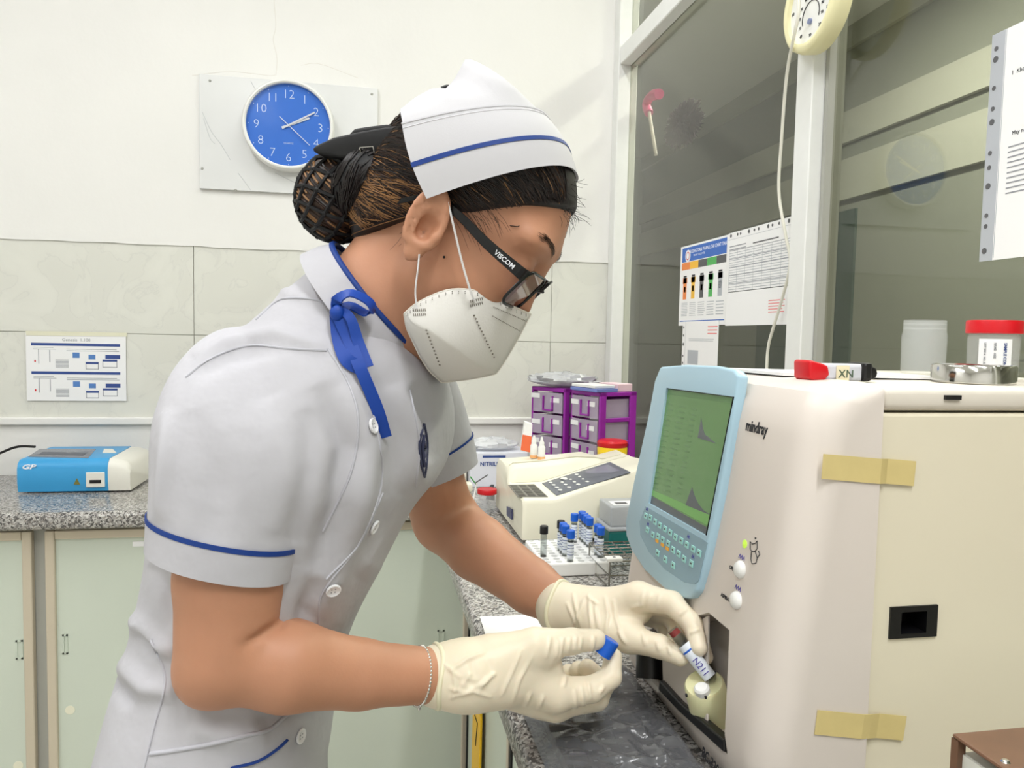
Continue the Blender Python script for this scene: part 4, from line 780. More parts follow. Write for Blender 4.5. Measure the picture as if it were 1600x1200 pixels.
# ---- keyboard under clear film
kx0, kx1, ky0, ky1 = 0.197, 0.327, 0.47, 0.885; t = empty('covered_keyboard', ((kx0+kx1)/2, (ky0+ky1)/2, CT), 'dark keyboard wrapped in wrinkled clear film on the worktop edge', 'keyboard')
obj('base', MB().box((kx0, ky0, CT+0.001), (kx1, ky1, CT+0.011)), mat('keyboard_grey', (62, 62, 64), 0.5), t, bevel=0.003)
M_kk = mat('keyboard_key', (46, 46, 48), 0.45); px_, py_ = (kx1-kx0-0.012)/6, (ky1-ky0-0.014)/21
km = None; M_kl = mat('key_letter', (214, 214, 214), 0.5)
for i in range(6):
    for j in range(21):
        b_ = (kx0+0.006+px_*i+px_/2, ky0+0.007+py_*j+py_/2, CT+0.011)
        if km is None:
            m_ = MB(); m_.box((b_[0]-px_*0.43, b_[1]-py_*0.43, b_[2]), (b_[0]+px_*0.43, b_[1]+py_*0.43, b_[2]+0.004)); m_.cur = 1; m_.box((b_[0]-px_*0.30, b_[1]-py_*0.08, b_[2]+0.004), (b_[0]-px_*0.12, b_[1]+py_*0.08, b_[2]+0.0042)); km = obj('key', m_, [M_kk, M_kl], t, base=b_)
        else: o = bpy.data.objects.new('key', km.data); o.location = b_; link(o, t)
fm = MB(); nx, ny = 56, 160; g = np.random.default_rng(4)
cre = [(g.uniform(kx0, kx1), g.uniform(ky0, ky1), g.uniform(0, math.pi), g.uniform(0.02, 0.09), g.uniform(0.0015, 0.0045)*g.choice([-1, 1]), g.uniform(0.003, 0.006)) for _ in range(70)]
def film_h(x, y):
    h = 0.0
    for cx_, cy_, a, L, amp, w in cre:
        u = (x-cx_)*math.cos(a)+(y-cy_)*math.sin(a); v = -(x-cx_)*math.sin(a)+(y-cy_)*math.cos(a)
        if abs(u) < L and abs(v) < 3*w: h += amp*math.exp(-(v/w)**2)*(1-(u/L)**2)
    return max(h, -0.003)
rings = []
for i in range(nx+1):
    x = kx0-0.016+(kx1-kx0+0.028)*i/nx; row = []
    for j in range(ny+1):
        y = ky0-0.03+(ky1-ky0+0.055)*j/ny; e = min((x-(kx0-0.016))/0.014, (kx1+0.012-x)/0.012, 1); e = min(e, (y-(ky0-0.03))/0.02, (ky1+0.025-y)/0.02, 1); e = max(0, e)
        row.append((x, y, CT+0.0025+e*(0.0185+film_h(x, y))))
    rings.append(row)
fm.loft(rings, closed=False); fo_ = obj('film_cover', fm, mat('grey_film', (112, 113, 116), 0.14, alpha=0.72, spec=0.9), t, smooth=40)
# ---- blue device on the back worktop
zb_ = onY(100, 697, 2.36)[2]; bx0, bx1 = -0.893, -0.668
t = empty('blue_reader', (-0.77, 2.25, CT), 'blue and white strip reader on the granite by the back wall', 'reader')
M_bd = mat('reader_blue', (62, 158, 214), 0.35); M_bw = mat('reader_white', (232, 230, 220), 0.4)
pf_ = [(2.150, CT+0.004), (2.146, CT+0.03), (2.146, CT+0.066), (2.151, CT+0.080), (2.163, CT+0.089), (2.165, CT+0.0895), (2.35, zb_), (2.36, zb_-0.006), (2.36, CT+0.004)]
def prx(x, sh=0, k=1): return [(x, y, CT+0.004+(z-CT-0.004)*k) for y, z in pf_]
obj('shell', MB().loft([prx(bx0+0.008, 0, 0.97), prx(bx0+0.018), prx(bx1-0.02), prx(bx1)]), M_bd, t, smooth=40, bevel=0.0)
obj('end_cap', MB().loft([prx(bx1+0.0005, 0, 0.985), prx(bx1+0.02, 0, 0.97), prx(bx1+0.043, 0, 0.90), prx(bx1+0.055, 0, 0.72)]), M_bw, t, smooth=50)
def on_top(px, py): n = np.array([0, -(zb_-CT-0.0895), 0.185]); return onPl(px, py, (0, 2.165, CT+0.0895), n)
qd = [on_top(x, y) for x, y in ((44, 714), (62, 702), (150, 702), (138, 716))]; obj('window', MB().prism(qd, (0, 0, 0.0012)), mat('reader_window', (120, 124, 134), 0.15), t)
qd = [on_top(x, y) for x, y in ((60, 711), (66, 707), (136, 708), (130, 712))]; obj('window_slot', MB().prism([p+np.array([0, 0, 0.0014]) for p in qd], (0, 0, 0.0005)), mat('reader_slot', (84, 88, 98), 0.4), t)
qd = [on_top(x, y) for x, y in ((163, 702), (176, 702), (182, 708), (160, 708))]; obj('top_patch', MB().prism(qd, (0, 0, 0.0015)), M_bw, t)
a, b = onY(134, 738, 2.1455), onY(164, 761, 2.1455); so = obj('socket_panel', MB().box((a[0], 2.1435, b[2]), (b[0], 2.149, a[2])), M_bw, t, bevel=0.002); a, b = onY(140, 750, 2.1435), onY(158, 755, 2.1435); obj('socket_slot', MB().box((a[0], 2.1425, b[2]), (b[0], 2.146, a[2])), M_black, so)
tri = [onY(x, y, 2.1455) for x, y in ((115, 757), (120, 747), (125, 757))]; obj('warning_mark', MB().prism(tri, (0, 0.002, 0)), mat('warning_olive', (120, 116, 50), 0.5), t)
q = onY(33, 733, 2.1452); text('lettering', 'GP', frame3(q, (1, 0, 0), (0, 0, 1)), 0.017, M_tw, t, shear=0.3, sx=1.5, bold=0.0005)
cbk = MB(); cbk.tube(bez([(-1.35, 2.38, CT+0.004), (-1.15, 2.38, CT+0.01), onY(0, 708, 2.37), onY(28, 698, 2.37), onY(55, 698, 2.362)], 30), 0.0035, 8); tag(obj('black_cable', cbk, M_black, smooth=60), 'black power cable running left from the blue reader', 'cable')
cbk = MB(); cbk.tube(bez([onY(214, 735, 2.34), onY(226, 735, 2.345), onY(236, 728, 2.36), onY(246, 735, 2.38), (-0.45, 2.40, CT+0.006)], 24), 0.003, 8); tag(obj('cream_cable', cbk, M_cr, smooth=60), 'cream cable leaving the right end of the blue reader', 'cable')
# ================================================================== PERSON
# ---- signed-distance modelling: primitives blended smoothly, meshed with surface nets in sparse blocks
def rcone(P, a, b, ra, rb):
    a = np.asarray(a, np.float32); b = np.asarray(b, np.float32); ba = b-a; L = float(ba @ ba)+1e-12
    pa = P-a; h = np.clip((pa @ ba)/L, 0, 1); return np.linalg.norm(pa-h[:, None]*ba, axis=1)-(ra+(rb-ra)*h)
def elli(P, c, r, R=None):
    q = P-np.asarray(c, np.float32)
    if R is not None: q = q @ np.asarray(R, np.float32)
    r = np.asarray(r, np.float32); k0 = np.linalg.norm(q/r, axis=1); k1 = np.linalg.norm(q/(r*r), axis=1)+1e-9; return k0*(k0-1)/k1
def smin(a, b, k): h = np.maximum(k-np.abs(a-b), 0)/k; return np.minimum(a, b)-h*h*k*0.25
def smax(a, b, k): return -smin(-a, -b, k)
def chain(P, pts, rs, k=0.012):
    d = None
    for i in range(len(pts)-1):
        e = rcone(P, pts[i], pts[i+1], rs[i], rs[i+1]); d = e if d is None else smin(d, e, k)
    return d
def mesh_sdf(fn, lo, hi, h, B=16):
    lo = np.asarray(lo, float); n = np.ceil((np.asarray(hi)-lo)/(h*B)).astype(int)
    I = np.stack(np.meshgrid(*[np.arange(k) for k in n], indexing='ij'), -1).reshape(-1, 3); I = I[np.argsort(I[:, 2], kind='stable')]
    cen = (lo+(I*B+B/2+0.5)*h).astype(np.float32); d = fn(cen); I = I[np.abs(d) < h*(B+2)*0.87*1.5+0.004]
    g = np.arange(B+2); G = np.stack(np.meshgrid(g, g, g, indexing='ij'), -1).reshape(-1, 3)
    V = {}; vid = []; vpos = []; quads = []
    K = np.int64(1 << 20); key = lambda c: (c[..., 0]*K+c[..., 1])*K+c[..., 2]
    for s in range(0, len(I), 40):
        Ib = I[s:s+40]; idx = (Ib[:, None, :]*B+G[None]).astype(np.int64); P = (lo+idx*h).reshape(-1, 3).astype(np.float32)
        D = fn(P).reshape(len(Ib), B+2, B+2, B+2); S = D < 0
        C8 = [(a, b, c) for a in (0, 1) for b in (0, 1) for c in (0, 1)]; m = B+1
        cnt = sum(S[:, a:a+m, b:b+m, c:c+m].astype(np.int8) for a, b, c in C8); act = (cnt > 0) & (cnt < 8)
        w = np.argwhere(act)
        if len(w) == 0: continue
        cv = np.stack([D[w[:, 0], w[:, 1]+a, w[:, 2]+b, w[:, 3]+c] for a, b, c in C8], 1); cc_ = np.array(C8, float)
        acc = np.zeros((len(w), 3)); num = np.zeros(len(w))
        for p in range(8):
            for q in range(p+1, 8):
                if np.abs(cc_[p]-cc_[q]).sum() != 1: continue
                x, y = cv[:, p], cv[:, q]; sg = (x < 0) != (y < 0); t = np.where(sg, x/np.where(sg, x-y, 1), 0); acc += np.where(sg[:, None], cc_[p]+t[:, None]*(cc_[q]-cc_[p]), 0); num += sg
        cell = Ib[w[:, 0]]*B+w[:, 1:]; vid.append(key(cell)); vpos.append(lo+(cell+acc/num[:, None])*h)
        for ax in range(3):
            o1, o2 = [(1, 2), (2, 0), (0, 1)][ax]
            sl0 = [slice(None)]+[slice(1, B+1)]*3; sl1 = list(sl0); sl1[ax+1] = slice(2, B+2)
            e0 = S[tuple(sl0)]; ch = np.argwhere(e0 != S[tuple(sl1)])
            if len(ch) == 0: continue
            base = Ib[ch[:, 0]]*B+ch[:, 1:]+1; u1 = np.zeros(3, int); u1[o1] = 1; u2 = np.zeros(3, int); u2[o2] = 1
            q = np.stack([key(base-u1-u2), key(base-u2), key(base), key(base-u1)], 1); fl = ~e0[tuple(ch.T)]; q[fl] = q[fl][:, ::-1]; quads.append(q)
    vid = np.concatenate(vid); vpos = np.concatenate(vpos); uid, fi = np.unique(vid, return_index=True); Q = np.searchsorted(uid, np.concatenate(quads)); return vpos[fi], Q
def taubin(V, Q, it=3, lam=0.5, mu=-0.52):
    E_ = np.concatenate([Q[:, [0, 1]], Q[:, [1, 2]], Q[:, [2, 3]], Q[:, [3, 0]]]); deg = np.bincount(E_.ravel(), minlength=len(V))[:, None]
    for _ in range(it):
        for l in (lam, mu):
            a = np.stack([np.bincount(E_[:, 0], V[E_[:, 1], c], len(V))+np.bincount(E_[:, 1], V[E_[:, 0], c], len(V)) for c in range(3)], 1); V = V+l*(a/np.maximum(deg, 1)-V)
    return V
def sdf_obj(name, fn, lo, hi, h, m, parent=None, it=2, base=None, disp=None):
    V, Q = mesh_sdf(fn, lo, hi, h)
    lab = np.arange(len(V))                         # keep the largest connected piece
    while name == 'glove':
        m_ = lab[Q].min(1); new = lab.copy(); [np.minimum.at(new, Q[:, k], m_) for k in range(4)]; new = new[new]
        if (new == lab).all(): break
        lab = new
    if name != 'glove': lab[:] = 0
    big = np.bincount(lab).argmax(); keep = lab == big; ix = np.cumsum(keep)-1; Q = ix[Q[keep[Q[:, 0]]]]; V = V[keep]
    V = taubin(V, Q, it)
    if disp is not None: V = disp(V, Q)
    b = np.zeros(3) if base is None else np.asarray(base, float)
    me = bpy.data.meshes.new(name); me.from_pydata((V-b).tolist(), [], Q.tolist()); me.polygons.foreach_set('use_smooth', [True]*len(Q)); me.materials.append(m); me.update()
    o = bpy.data.objects.new(name, me)
    if base is not None: o.location = tuple(b)
    return link(o, parent)
def vnormals(V, Q):
    n = np.cross(V[Q[:, 2]]-V[Q[:, 0]], V[Q[:, 3]]-V[Q[:, 1]])
    N = np.stack([sum(np.bincount(Q[:, k], n[:, c], len(V)) for k in range(4)) for c in range(3)], 1)
    return N/(np.linalg.norm(N, axis=1)[:, None]+1e-12)
# folds: soft ridges along photo-measured lines
def fold_disp(V, Q, folds, gain=1.0):
    N = vnormals(V, Q); D_ = V-CAMP; z_ = D_ @ FW; px = 800+FPX*(D_ @ CR)/z_; py = 600-FPX*(D_ @ CU)/z_; out = np.zeros(len(V))
    facing = (np.einsum('ij,ij->i', N, -D_) > -0.02)
    for pts, amp, wid in folds:
        best = np.full(len(V), 1e9); tt = np.zeros(len(V)); n = len(pts)-1
        for i in range(n):
            a, b = np.array(pts[i], float), np.array(pts[i+1], float); ba = b-a; L = ba @ ba; h_ = np.clip(((px-a[0])*ba[0]+(py-a[1])*ba[1])/L, 0, 1); dd = np.hypot(px-a[0]-h_*ba[0], py-a[1]-h_*ba[1]); m_ = dd < best; best[m_] = dd[m_]; tt[m_] = (i+h_[m_])/n
        out += amp*np.exp(-(best/wid)**2)*np.sin(np.pi*np.clip(tt, 0, 1))**0.6
    return V+N*(out*facing*gain)[:, None]
def y3(px, py, Y): return onY(px, py, Y)

M_skin = mat('skin', (191, 138, 108), 0.5, sss=0.12, var=0.06, vscale=18, bump=0.08, bscale=400, bdist=0.001)
M_tunic = mat('tunic_white', (190, 189, 194), 0.75, bump=0.45, bscale=26, bdist=0.006, spec=0.25)
M_pipe = mat('piping_blue', (15, 56, 132), 0.6)
M_glove = mat('latex_glove', (236, 224, 200), 0.42, sss=0.15, bump=0.10, bscale=120, bdist=0.002)
M_hairb = mat('hair_dark', (26, 19, 18), 0.45); M_hairm = mat('hair_brown', (58, 40, 30), 0.45); M_hairg = mat('hair_golden', (140, 102, 64), 0.45)
M_net = mat('net_black', (14, 14, 16), 0.6)

# ---- head frame
PHI, PSI = math.radians(40), math.radians(22)
HF = np.array([math.cos(PHI)*math.cos(PSI), -math.cos(PHI)*math.sin(PSI), -math.sin(PHI)]); HL = np.array([math.sin(PSI), math.cos(PSI), 0.0]); HU = np.cross(HF, HL)
HO = onY(676, 346, 0.66)+0.074*HL
HB = np.stack([HF, HL, HU])                       # rows: local axes
def h2w(p): return HO+np.asarray(p, float) @ HB
def hpx(px, py, ly):
    d = ray(px, py); p0 = HO+ly*HL; return (CAMP+d*(((p0-CAMP) @ HL)/(d @ HL))-HO) @ HB.T
def hw(px, py, ly): return h2w(hpx(px, py, ly))
HB32 = HB.astype(np.float32).T; HO32 = HO.astype(np.float32)
def rotY(a): c, s = math.cos(a), math.sin(a); return np.array([[c, 0, s], [0, 1, 0], [-s, 0, c]])
def cran(Q, g=0.0): return elli(Q, (-0.010, 0, 0.043), (0.095+g, 0.0745+g, 0.086+g))
def sd_head(P):
    Q = (P-HO32) @ HB32; A = Q.copy(); A[:, 1] = np.abs(A[:, 1])
    d = cran(Q); d = smin(d, elli(Q, (0.032, 0, -0.02), (0.056, 0.061, 0.088)), 0.03)
    d = smin(d, rcone(A, (0.012, 0.043, -0.048), (0.066, 0.010, -0.092), 0.018, 0.014), 0.02)
    d = smin(d, elli(A, (0.056, 0.036, -0.018), (0.027, 0.024, 0.03)), 0.02)
    d = smin(d, elli(A, (0.070, 0.026, 0.044), (0.014, 0.03, 0.010)), 0.018)
    d = smax(d, -elli(A, (0.097, 0.031, 0.022), (0.015, 0.018, 0.013)), 0.012)
    d = smin(d, elli(A, (0.0745, 0.031, 0.021), (0.0125, 0.015, 0.0125)), 0.004)
    d = smin(d, rcone(Q, (0.082, 0, 0.030), (0.095, 0, -0.010), 0.0075, 0.009), 0.010)
    d = smin(d, rcone(A, (0.083, 0.004, -0.012), (0.086, 0.011, -0.018), 0.008, 0.007), 0.006)
    d = smin(d, elli(Q, (0.078, 0, -0.052), (0.012, 0.02, 0.010)), 0.01)
    # ears
    Re = rotY(math.radians(14)); Rf = np.array([[math.cos(0.28), -math.sin(0.28), 0], [math.sin(0.28), math.cos(0.28), 0], [0, 0, 1]]).T
    R = (rotY(math.radians(-16)) @ Rf)
    ec = np.array([-0.0015, 0.0805, -0.003]); e = elli(A, ec, (0.0165, 0.0055, 0.0285), R)
    L_ = (A-ec.astype(np.float32)) @ R.astype(np.float32)
    rim = np.abs(np.sqrt((L_[:, 0]/0.015)**2+(L_[:, 2]/0.027)**2)-1)*0.016; rim = np.sqrt(rim**2+(L_[:, 1]-0.0055)**2)-0.0030
    rim = np.where(L_[:, 2] < -0.022, 1, rim); lobe = elli(A, ec+np.array([0.008, 0.003, -0.026]), (0.0085, 0.0045, 0.010))
    e = smin(smin(e, rim, 0.005), lobe, 0.008)
    anti = np.abs(np.sqrt(((L_[:, 0]-0.002)/0.0095)**2+((L_[:, 2]+0.002)/0.019)**2)-1)*0.0105; anti = np.sqrt(anti**2+(L_[:, 1]-0.0055)**2)-0.0022; anti = np.where(L_[:, 0] > 0.006, 1, anti)
    e = smax(e, -elli(A, ec+np.array([0.004, 0.007, -0.004]), (0.0092, 0.0105, 0.0135)), 0.003)
    e = smin(e, anti, 0.003); e = smin(e, elli(A, ec+np.array([0.0150, 0.001, -0.006]), (0.004, 0.005, 0.006)), 0.004)
    return smin(d, e, 0.006)
# joints (photo point, depth)
S1, E1, W1 = y3(400, 640, 0.700), y3(352, 1024, 0.652), y3(700, 1056, 0.700)
S2, E2, W2 = y3(640, 660, 0.965), y3(696, 812, 1.035), y3(892, 955, 0.845)
NB = y3(585, 482, 0.745)                           # base of the neck
PEL = y3(325, 1190, 0.80); HIPZ = PEL[2]
def seg(a, b, t): return np.asarray(a)+(np.asarray(b)-np.asarray(a))*t
def sd_body(P):
    hc_ = h2w((0.0, 0, 0.01)).astype(np.float32); d = np.linalg.norm(P-hc_, axis=1)-0.06; nr = d < 0.13
    if nr.any(): d[nr] = sd_head(P[nr])
    if P[:, 2].max() < 0.75: d[:] = 1.0; return sd_legs(P, d)
    d = smin(d, rcone(P, h2w((-0.026, 0, -0.030)), NB, 0.050, 0.050), 0.015)
    d = smin(d, rcone(P, h2w((0.008, 0, -0.060)), NB+np.array([0.02, 0, -0.02]), 0.034, 0.040), 0.02)
    t = rcone(P, NB, y3(480, 640, 0.80), 0.045, 0.065); t = smin(t, rcone(P, y3(480, 640, 0.80), y3(385, 930, 0.80), 0.065, 0.06), 0.03); t = smin(t, rcone(P, y3(385, 930, 0.80), PEL, 0.06, 0.07), 0.03)
    t = smin(t, rcone(P, y3(500, 600, 0.79), S1, 0.035, 0.03), 0.02); t = smin(t, rcone(P, y3(560, 620, 0.82), S2, 0.035, 0.03), 0.02); d = smin(d, t, 0.03)
    a = chain(P, [S1, y3(374, 760, 0.672), y3(361, 900, 0.658), E1], [0.032, 0.043, 0.0445, 0.0405], 0.008)
    f = chain(P, [E1, y3(450, 1040, 0.655), y3(560, 1053, 0.675), W1], [0.0375, 0.0375, 0.0295, 0.0240], 0.008)
    a = smin(a, f, 0.005); a = smin(a, elli(P, y3(322, 1060, 0.652), (0.020, 0.022, 0.018)), 0.02)
    d = smin(d, a, 0.015)
    b = chain(P, [S2, seg(S2, E2, 0.5), E2], [0.032, 0.044, 0.044], 0.01); b = smin(b, chain(P, [E2, y3(748, 857, 0.972), y3(830, 916, 0.90), W2], [0.043, 0.0415, 0.033, 0.025], 0.008), 0.012); d = smin(d, b, 0.015)
    return sd_legs(P, d) if P[:, 2].min() < 1.05 else d
def sd_legs(P, d):
    for s in (-1, 1):
        w = np.array([0.1, 0.995, 0])*0.085*s; hp = PEL+w; kn = np.array([hp[0]+0.05, hp[1]-0.02, 0.47]); ak = np.array([hp[0]-0.0, hp[1]-0.01, 0.09]); toe = ak+np.array([0.10, -0.02, -0.045])
        d = smin(d, chain(P, [hp, kn, ak, toe], [0.062, 0.052, 0.038, 0.03], 0.01), 0.02)
    return d
feet = np.array([PEL[0], PEL[1], 0.0])
body = sdf_obj('person', sd_body, (-0.42, 0.50, -0.02), (0.32, 1.14, 1.60), 0.0030, M_skin, None, 2, base=feet, disp=lambda V, Q: fold_disp(V, Q, [([(388, 1006), (410, 992), (448, 968)], -0.005, 7), ([(370, 1015), (400, 1000)], -0.002, 10)]))
tag(body, 'person in a white blue-piped tunic, nurse cap, mask and gloves leaning to the analyser', 'person')
me = body.data
# eyebrows, lashes and a mole
def surf_pts(lps, off=0.0):
    """push head-local points along their rays from the head's core to the skin"""
    lps = np.atleast_2d(np.asarray(lps, float)); c = np.stack([np.full(len(lps), 0.02), lps[:, 1]*0.6, lps[:, 2]*0.7], 1); d = lps-c; d /= np.linalg.norm(d, axis=1)[:, None]; a = np.zeros(len(lps)); b = np.full(len(lps), 0.2)
    for _ in range(22):
        m_ = (a+b)/2; s_ = sd_head(h2w(c+d*m_[:, None]).astype(np.float32)) < 0; a = np.where(s_, m_, a); b = np.where(s_, b, m_)
    return h2w(c+d*(b+off)[:, None])
def surf_pt(lp, off=0.0): return surf_pts([lp], off)[0]
bw = MB(); ba_, bb_ = [], []
for s in (-1, 1):
    for i in range(150):
        t = rng.uniform(0, 1); y = 0.014+0.036*t; z = 0.042+0.010*math.sin(t*2.2)+rng.normal()*0.0016; ba_.append((0.08, s*y, z)); bb_.append((0.08, s*(y+0.007), z+0.002*(1-t)))
for p, q in zip(surf_pts(ba_, 0.0003), surf_pts(bb_, 0.0012)): bw.tube([p, q], [0.0002, 0.00006], 3)
tag(obj('eyebrows', bw, M_hairm, body), kind='stuff'); obj('mole', MB().ellipsoid(surf_pt(hpx(692, 403, -0.068), 0), (0.0012, 0.0012, 0.0012), 8, 6), M_hairb, body)

# ---- tunic: lofted torso and sleeves fused by a voxel remesh
WT = np.array([math.sin(math.radians(30)), math.cos(math.radians(30)), 0])
def ring(c, b, a, n=64, ex=2.3):
    out = []
    for t in np.linspace(0, 2*math.pi, n, endpoint=False):
        ct, st = math.cos(t), math.sin(t); out.append(c+b*math.copysign(abs(ct)**(2/ex), ct)+a*math.copysign(abs(st)**(2/ex), st))
    return out
spec = [((512, 398), (662, 556), 0.070, 0.76), ((470, 428), (684, 590), 0.098, 0.77), ((392, 486), (700, 648), 0.150, 0.79), ((318, 548), (702, 700), 0.176, 0.80), ((264, 608), (686, 748), 0.182, 0.80), ((240, 740), (646, 800), 0.170, 0.80), ((228, 842), (604, 878), 0.158, 0.80), ((206, 948), (550, 985), 0.150, 0.80), ((168, 1055), (527, 1086), 0.165, 0.80), ((132, 1150), (520, 1150), 0.180, 0.80), ((112, 1230), (512, 1230), 0.188, 0.80)]
rings = []
for (bk, fr, a, Y), yaw in zip(spec, (20, 22, 22, 22, 21, 18, 14, 10, 7, 5, 5)):
    PS = math.radians(yaw); WT = np.array([math.sin(PS), math.cos(PS), 0])
    B_, F_ = onY(*bk, Y), onY(*fr, Y); e = (F_-B_); H = np.linalg.norm(e)/2; e /= 2*H; c = (B_+F_)/2
    bl = math.sqrt(max(H*H-(a*math.sin(PS))**2, 0.03**2))/math.cos(PS); dv = e*math.cos(PS)-np.array([0, 1, 0])*math.sin(PS)
    b2, f2 = np.array(bk, float), np.array(fr, float); dr = (f2-b2)/np.linalg.norm(f2-b2); Lp = np.linalg.norm(f2-b2)
    for _ in range(8):                              # fit the ring to the measured outline
        D_ = np.array(ring(c, dv*bl, WT*a))-CAMP; z_ = D_ @ FW; t_ = ((800+FPX*(D_ @ CR)/z_-b2[0])*dr[0]+(600-FPX*(D_ @ CU)/z_-b2[1])*dr[1])/Lp
        c = c+e*(0.5-(t_.min()+t_.max())/2)*2*H; bl = max(0.03, bl+(1-(t_.max()-t_.min()))*H*0.9)
    rings.append(ring(c, dv*bl, WT*a))
for z, k in ((0.72, 1.03), (0.60, 1.05), (0.50, 1.07)):
    l_ = np.array(rings[10]); c = l_.mean(0); r_ = (l_-c)*np.array([k, k, 0.3])+c; r_[:, 2] += z-c[2]; r_[:, 0] += (0.80-z)*0.05; rings.append(list(r_))
def resample(rings, per=5):
    R_ = np.array(rings); out = []; n = len(R_); P_ = np.concatenate([[2*R_[0]-R_[1]], R_, [2*R_[-1]-R_[-2]]])
    for i in range(n-1):
        for k in range(per):
            u = k/per; a, b, c, d = P_[i:i+4]; out.append(0.5*((2*b)+(c-a)*u+(2*a-5*b+4*c-d)*u*u+(3*b-a-3*c+d)*u**3))
    out.append(R_[-1]); return out
tb = MB(); tb.loft(resample(rings))
def sleeve_rings(spec):
    out = []
    for (cx, cy), (vx, vy), Y, hw, dp in spec:
        c = onY(cx, cy, Y); v = onY(cx+vx, cy+vy, Y)-c; v /= np.linalg.norm(v); n = np.array([0, 1, 0])-v*v[1]; n /= np.linalg.norm(n); out.append(ring(c, v*hw, n*dp, 48, 2.15))
    return out
SL1 = [((500, 545), (0.9, 0.45), 0.77, 0.045, 0.045), ((455, 560), (0.93, 0.38), 0.735, 0.068, 0.055), ((418, 610), (0.96, 0.28), 0.70, 0.078, 0.058), ((386, 690), (0.97, 0.22), 0.675, 0.0765, 0.058), ((362, 790), (0.98, 0.2), 0.665, 0.0655, 0.056), ((346, 877), (0.98, 0.2), 0.66, 0.0595, 0.054)]
SL2 = [((610, 600), (0.8, -0.5), 0.92, 0.055, 0.05), ((640, 630), (0.8, -0.55), 0.965, 0.066, 0.055), ((668, 690), (0.86, -0.5), 0.995, 0.062, 0.058), ((687, 742), (0.9, -0.36), 1.01, 0.054, 0.056)]
def sleeve_mesh(spec):
    r = resample(sleeve_rings(spec), 5); r = [np.array(x) for x in r]; r = r[:-2]; m = MB(); e = r[-1]; c = e.mean(0); inner = [(e-c)*k+c for k in (0.97, 0.86)]
    up = r[-4]; cu = up.mean(0); inner.append((up-cu)*0.84+cu); m.loft(r+inner); return m
s1, s2 = sleeve_mesh(SL1), sleeve_mesh(SL2)
for q in (s1, s2): tb.add(q.v, q.f)
tun = obj('tunic', tb, M_tunic, body, fix=False)
bm = bmesh.new(); bm.from_mesh(tun.data); bmesh.ops.recalc_face_normals(bm, faces=bm.faces); bm.to_mesh(tun.data); bm.free()
md = tun.modifiers.new('r', 'REMESH'); md.mode = 'VOXEL'; md.voxel_size = 0.0038
bpy.context.view_layer.update(); nm = bpy.data.meshes.new_from_object(tun.evaluated_get(bpy.context.evaluated_depsgraph_get())); tun.modifiers.clear(); nm.name = 'tunic'; tun.data = nm
V = np.empty(len(nm.vertices)*3); nm.vertices.foreach_get('co', V); V = V.reshape(-1, 3); Q = np.array([list(p.vertices) for p in nm.polygons]); V = taubin(V, Q, 8, 0.6, -0.61)
folds = [([(545, 600), (575, 700), (560, 800), (520, 900), (490, 960)], 0.006, 22), ([(500, 600), (540, 700), (525, 800), (490, 900)], -0.006, 20), ([(580, 590), (620, 700), (615, 790), (580, 880)], -0.004, 26),
         ([(620, 600), (650, 680), (655, 760)], 0.005, 16), ([(645, 600), (668, 660), (668, 720)], -0.005, 12), ([(300, 560), (350, 535), (430, 520), (510, 545)], 0.0035, 10), ([(300, 590), (360, 560), (440, 545)], -0.0025, 14),
         ([(262, 640), (258, 740), (250, 820)], 0.004, 12), ([(300, 640), (330, 740), (340, 850)], -0.003, 30), ([(420, 620), (450, 720), (440, 840)], 0.003, 30), ([(480, 640), (480, 740), (455, 850)], -0.003, 18),
         ([(205, 960), (240, 1005), (280, 1020)], 0.006, 13), ([(215, 985), (250, 1025)], -0.006, 10), ([(185, 1030), (230, 1075), (280, 1080)], 0.005, 16), ([(170, 1060), (210, 1100)], -0.004, 12), ([(235, 880), (262, 920), (275, 980)], -0.003, 12),
         ([(500, 900), (480, 950), (470, 985)], -0.005, 16), ([(400, 1130), (440, 1110), (490, 1120)], -0.004, 16), ([(300, 1130), (340, 1150), (420, 1150)], 0.004, 20), ([(560, 900), (600, 840), (635, 780)], 0.003, 16), ([(360, 470), (440, 455), (520, 480)], 0.002, 8)]
V = fold_disp(V, Q, folds, 1.7)
nm.vertices.foreach_set('co', V.ravel()); nm.polygons.foreach_set('use_smooth', [True]*len(Q)); nm.update()
from mathutils.bvhtree import BVHTree
BT = BVHTree.FromPolygons([tuple(v) for v in V], [tuple(q) for q in Q.tolist()])
def hit(px, py, off=0.001):
    d = Vector(ray(px, py)).normalized(); loc, nrm, i, ds = BT.ray_cast(Vector(CAMP), d)
    if loc is None: return None, None
    if nrm.dot(d) > 0: nrm = -nrm
    return np.array(loc+nrm*off), np.array(nrm)
def path(pts, n=30, off=0.001):
    P2 = bez([(x, y, 0) for x, y in pts], n); out = [hit(p[0], p[1], off)[0] for p in P2]; return [p for p in out if p is not None]
def hug(pts, off):
    out = []
    for p in pts:
        loc, nrm, i, d = BT.find_nearest(Vector(p)); out.append(np.array(loc)+np.array(nrm)*off)
    return out
def hem_ring(spec, f0, f1):
    """photo-measured fraction along the sleeve -> ring of points on the cloth"""
    r = resample(sleeve_rings(spec), 10); i = f0*(len(r)-1); a = int(i); return np.array(r[a])+(np.array(r[min(a+1, len(r)-1)])-np.array(r[a]))*(i-a)
M_seam = mat('seam_grey', (190, 190, 197), 0.8)
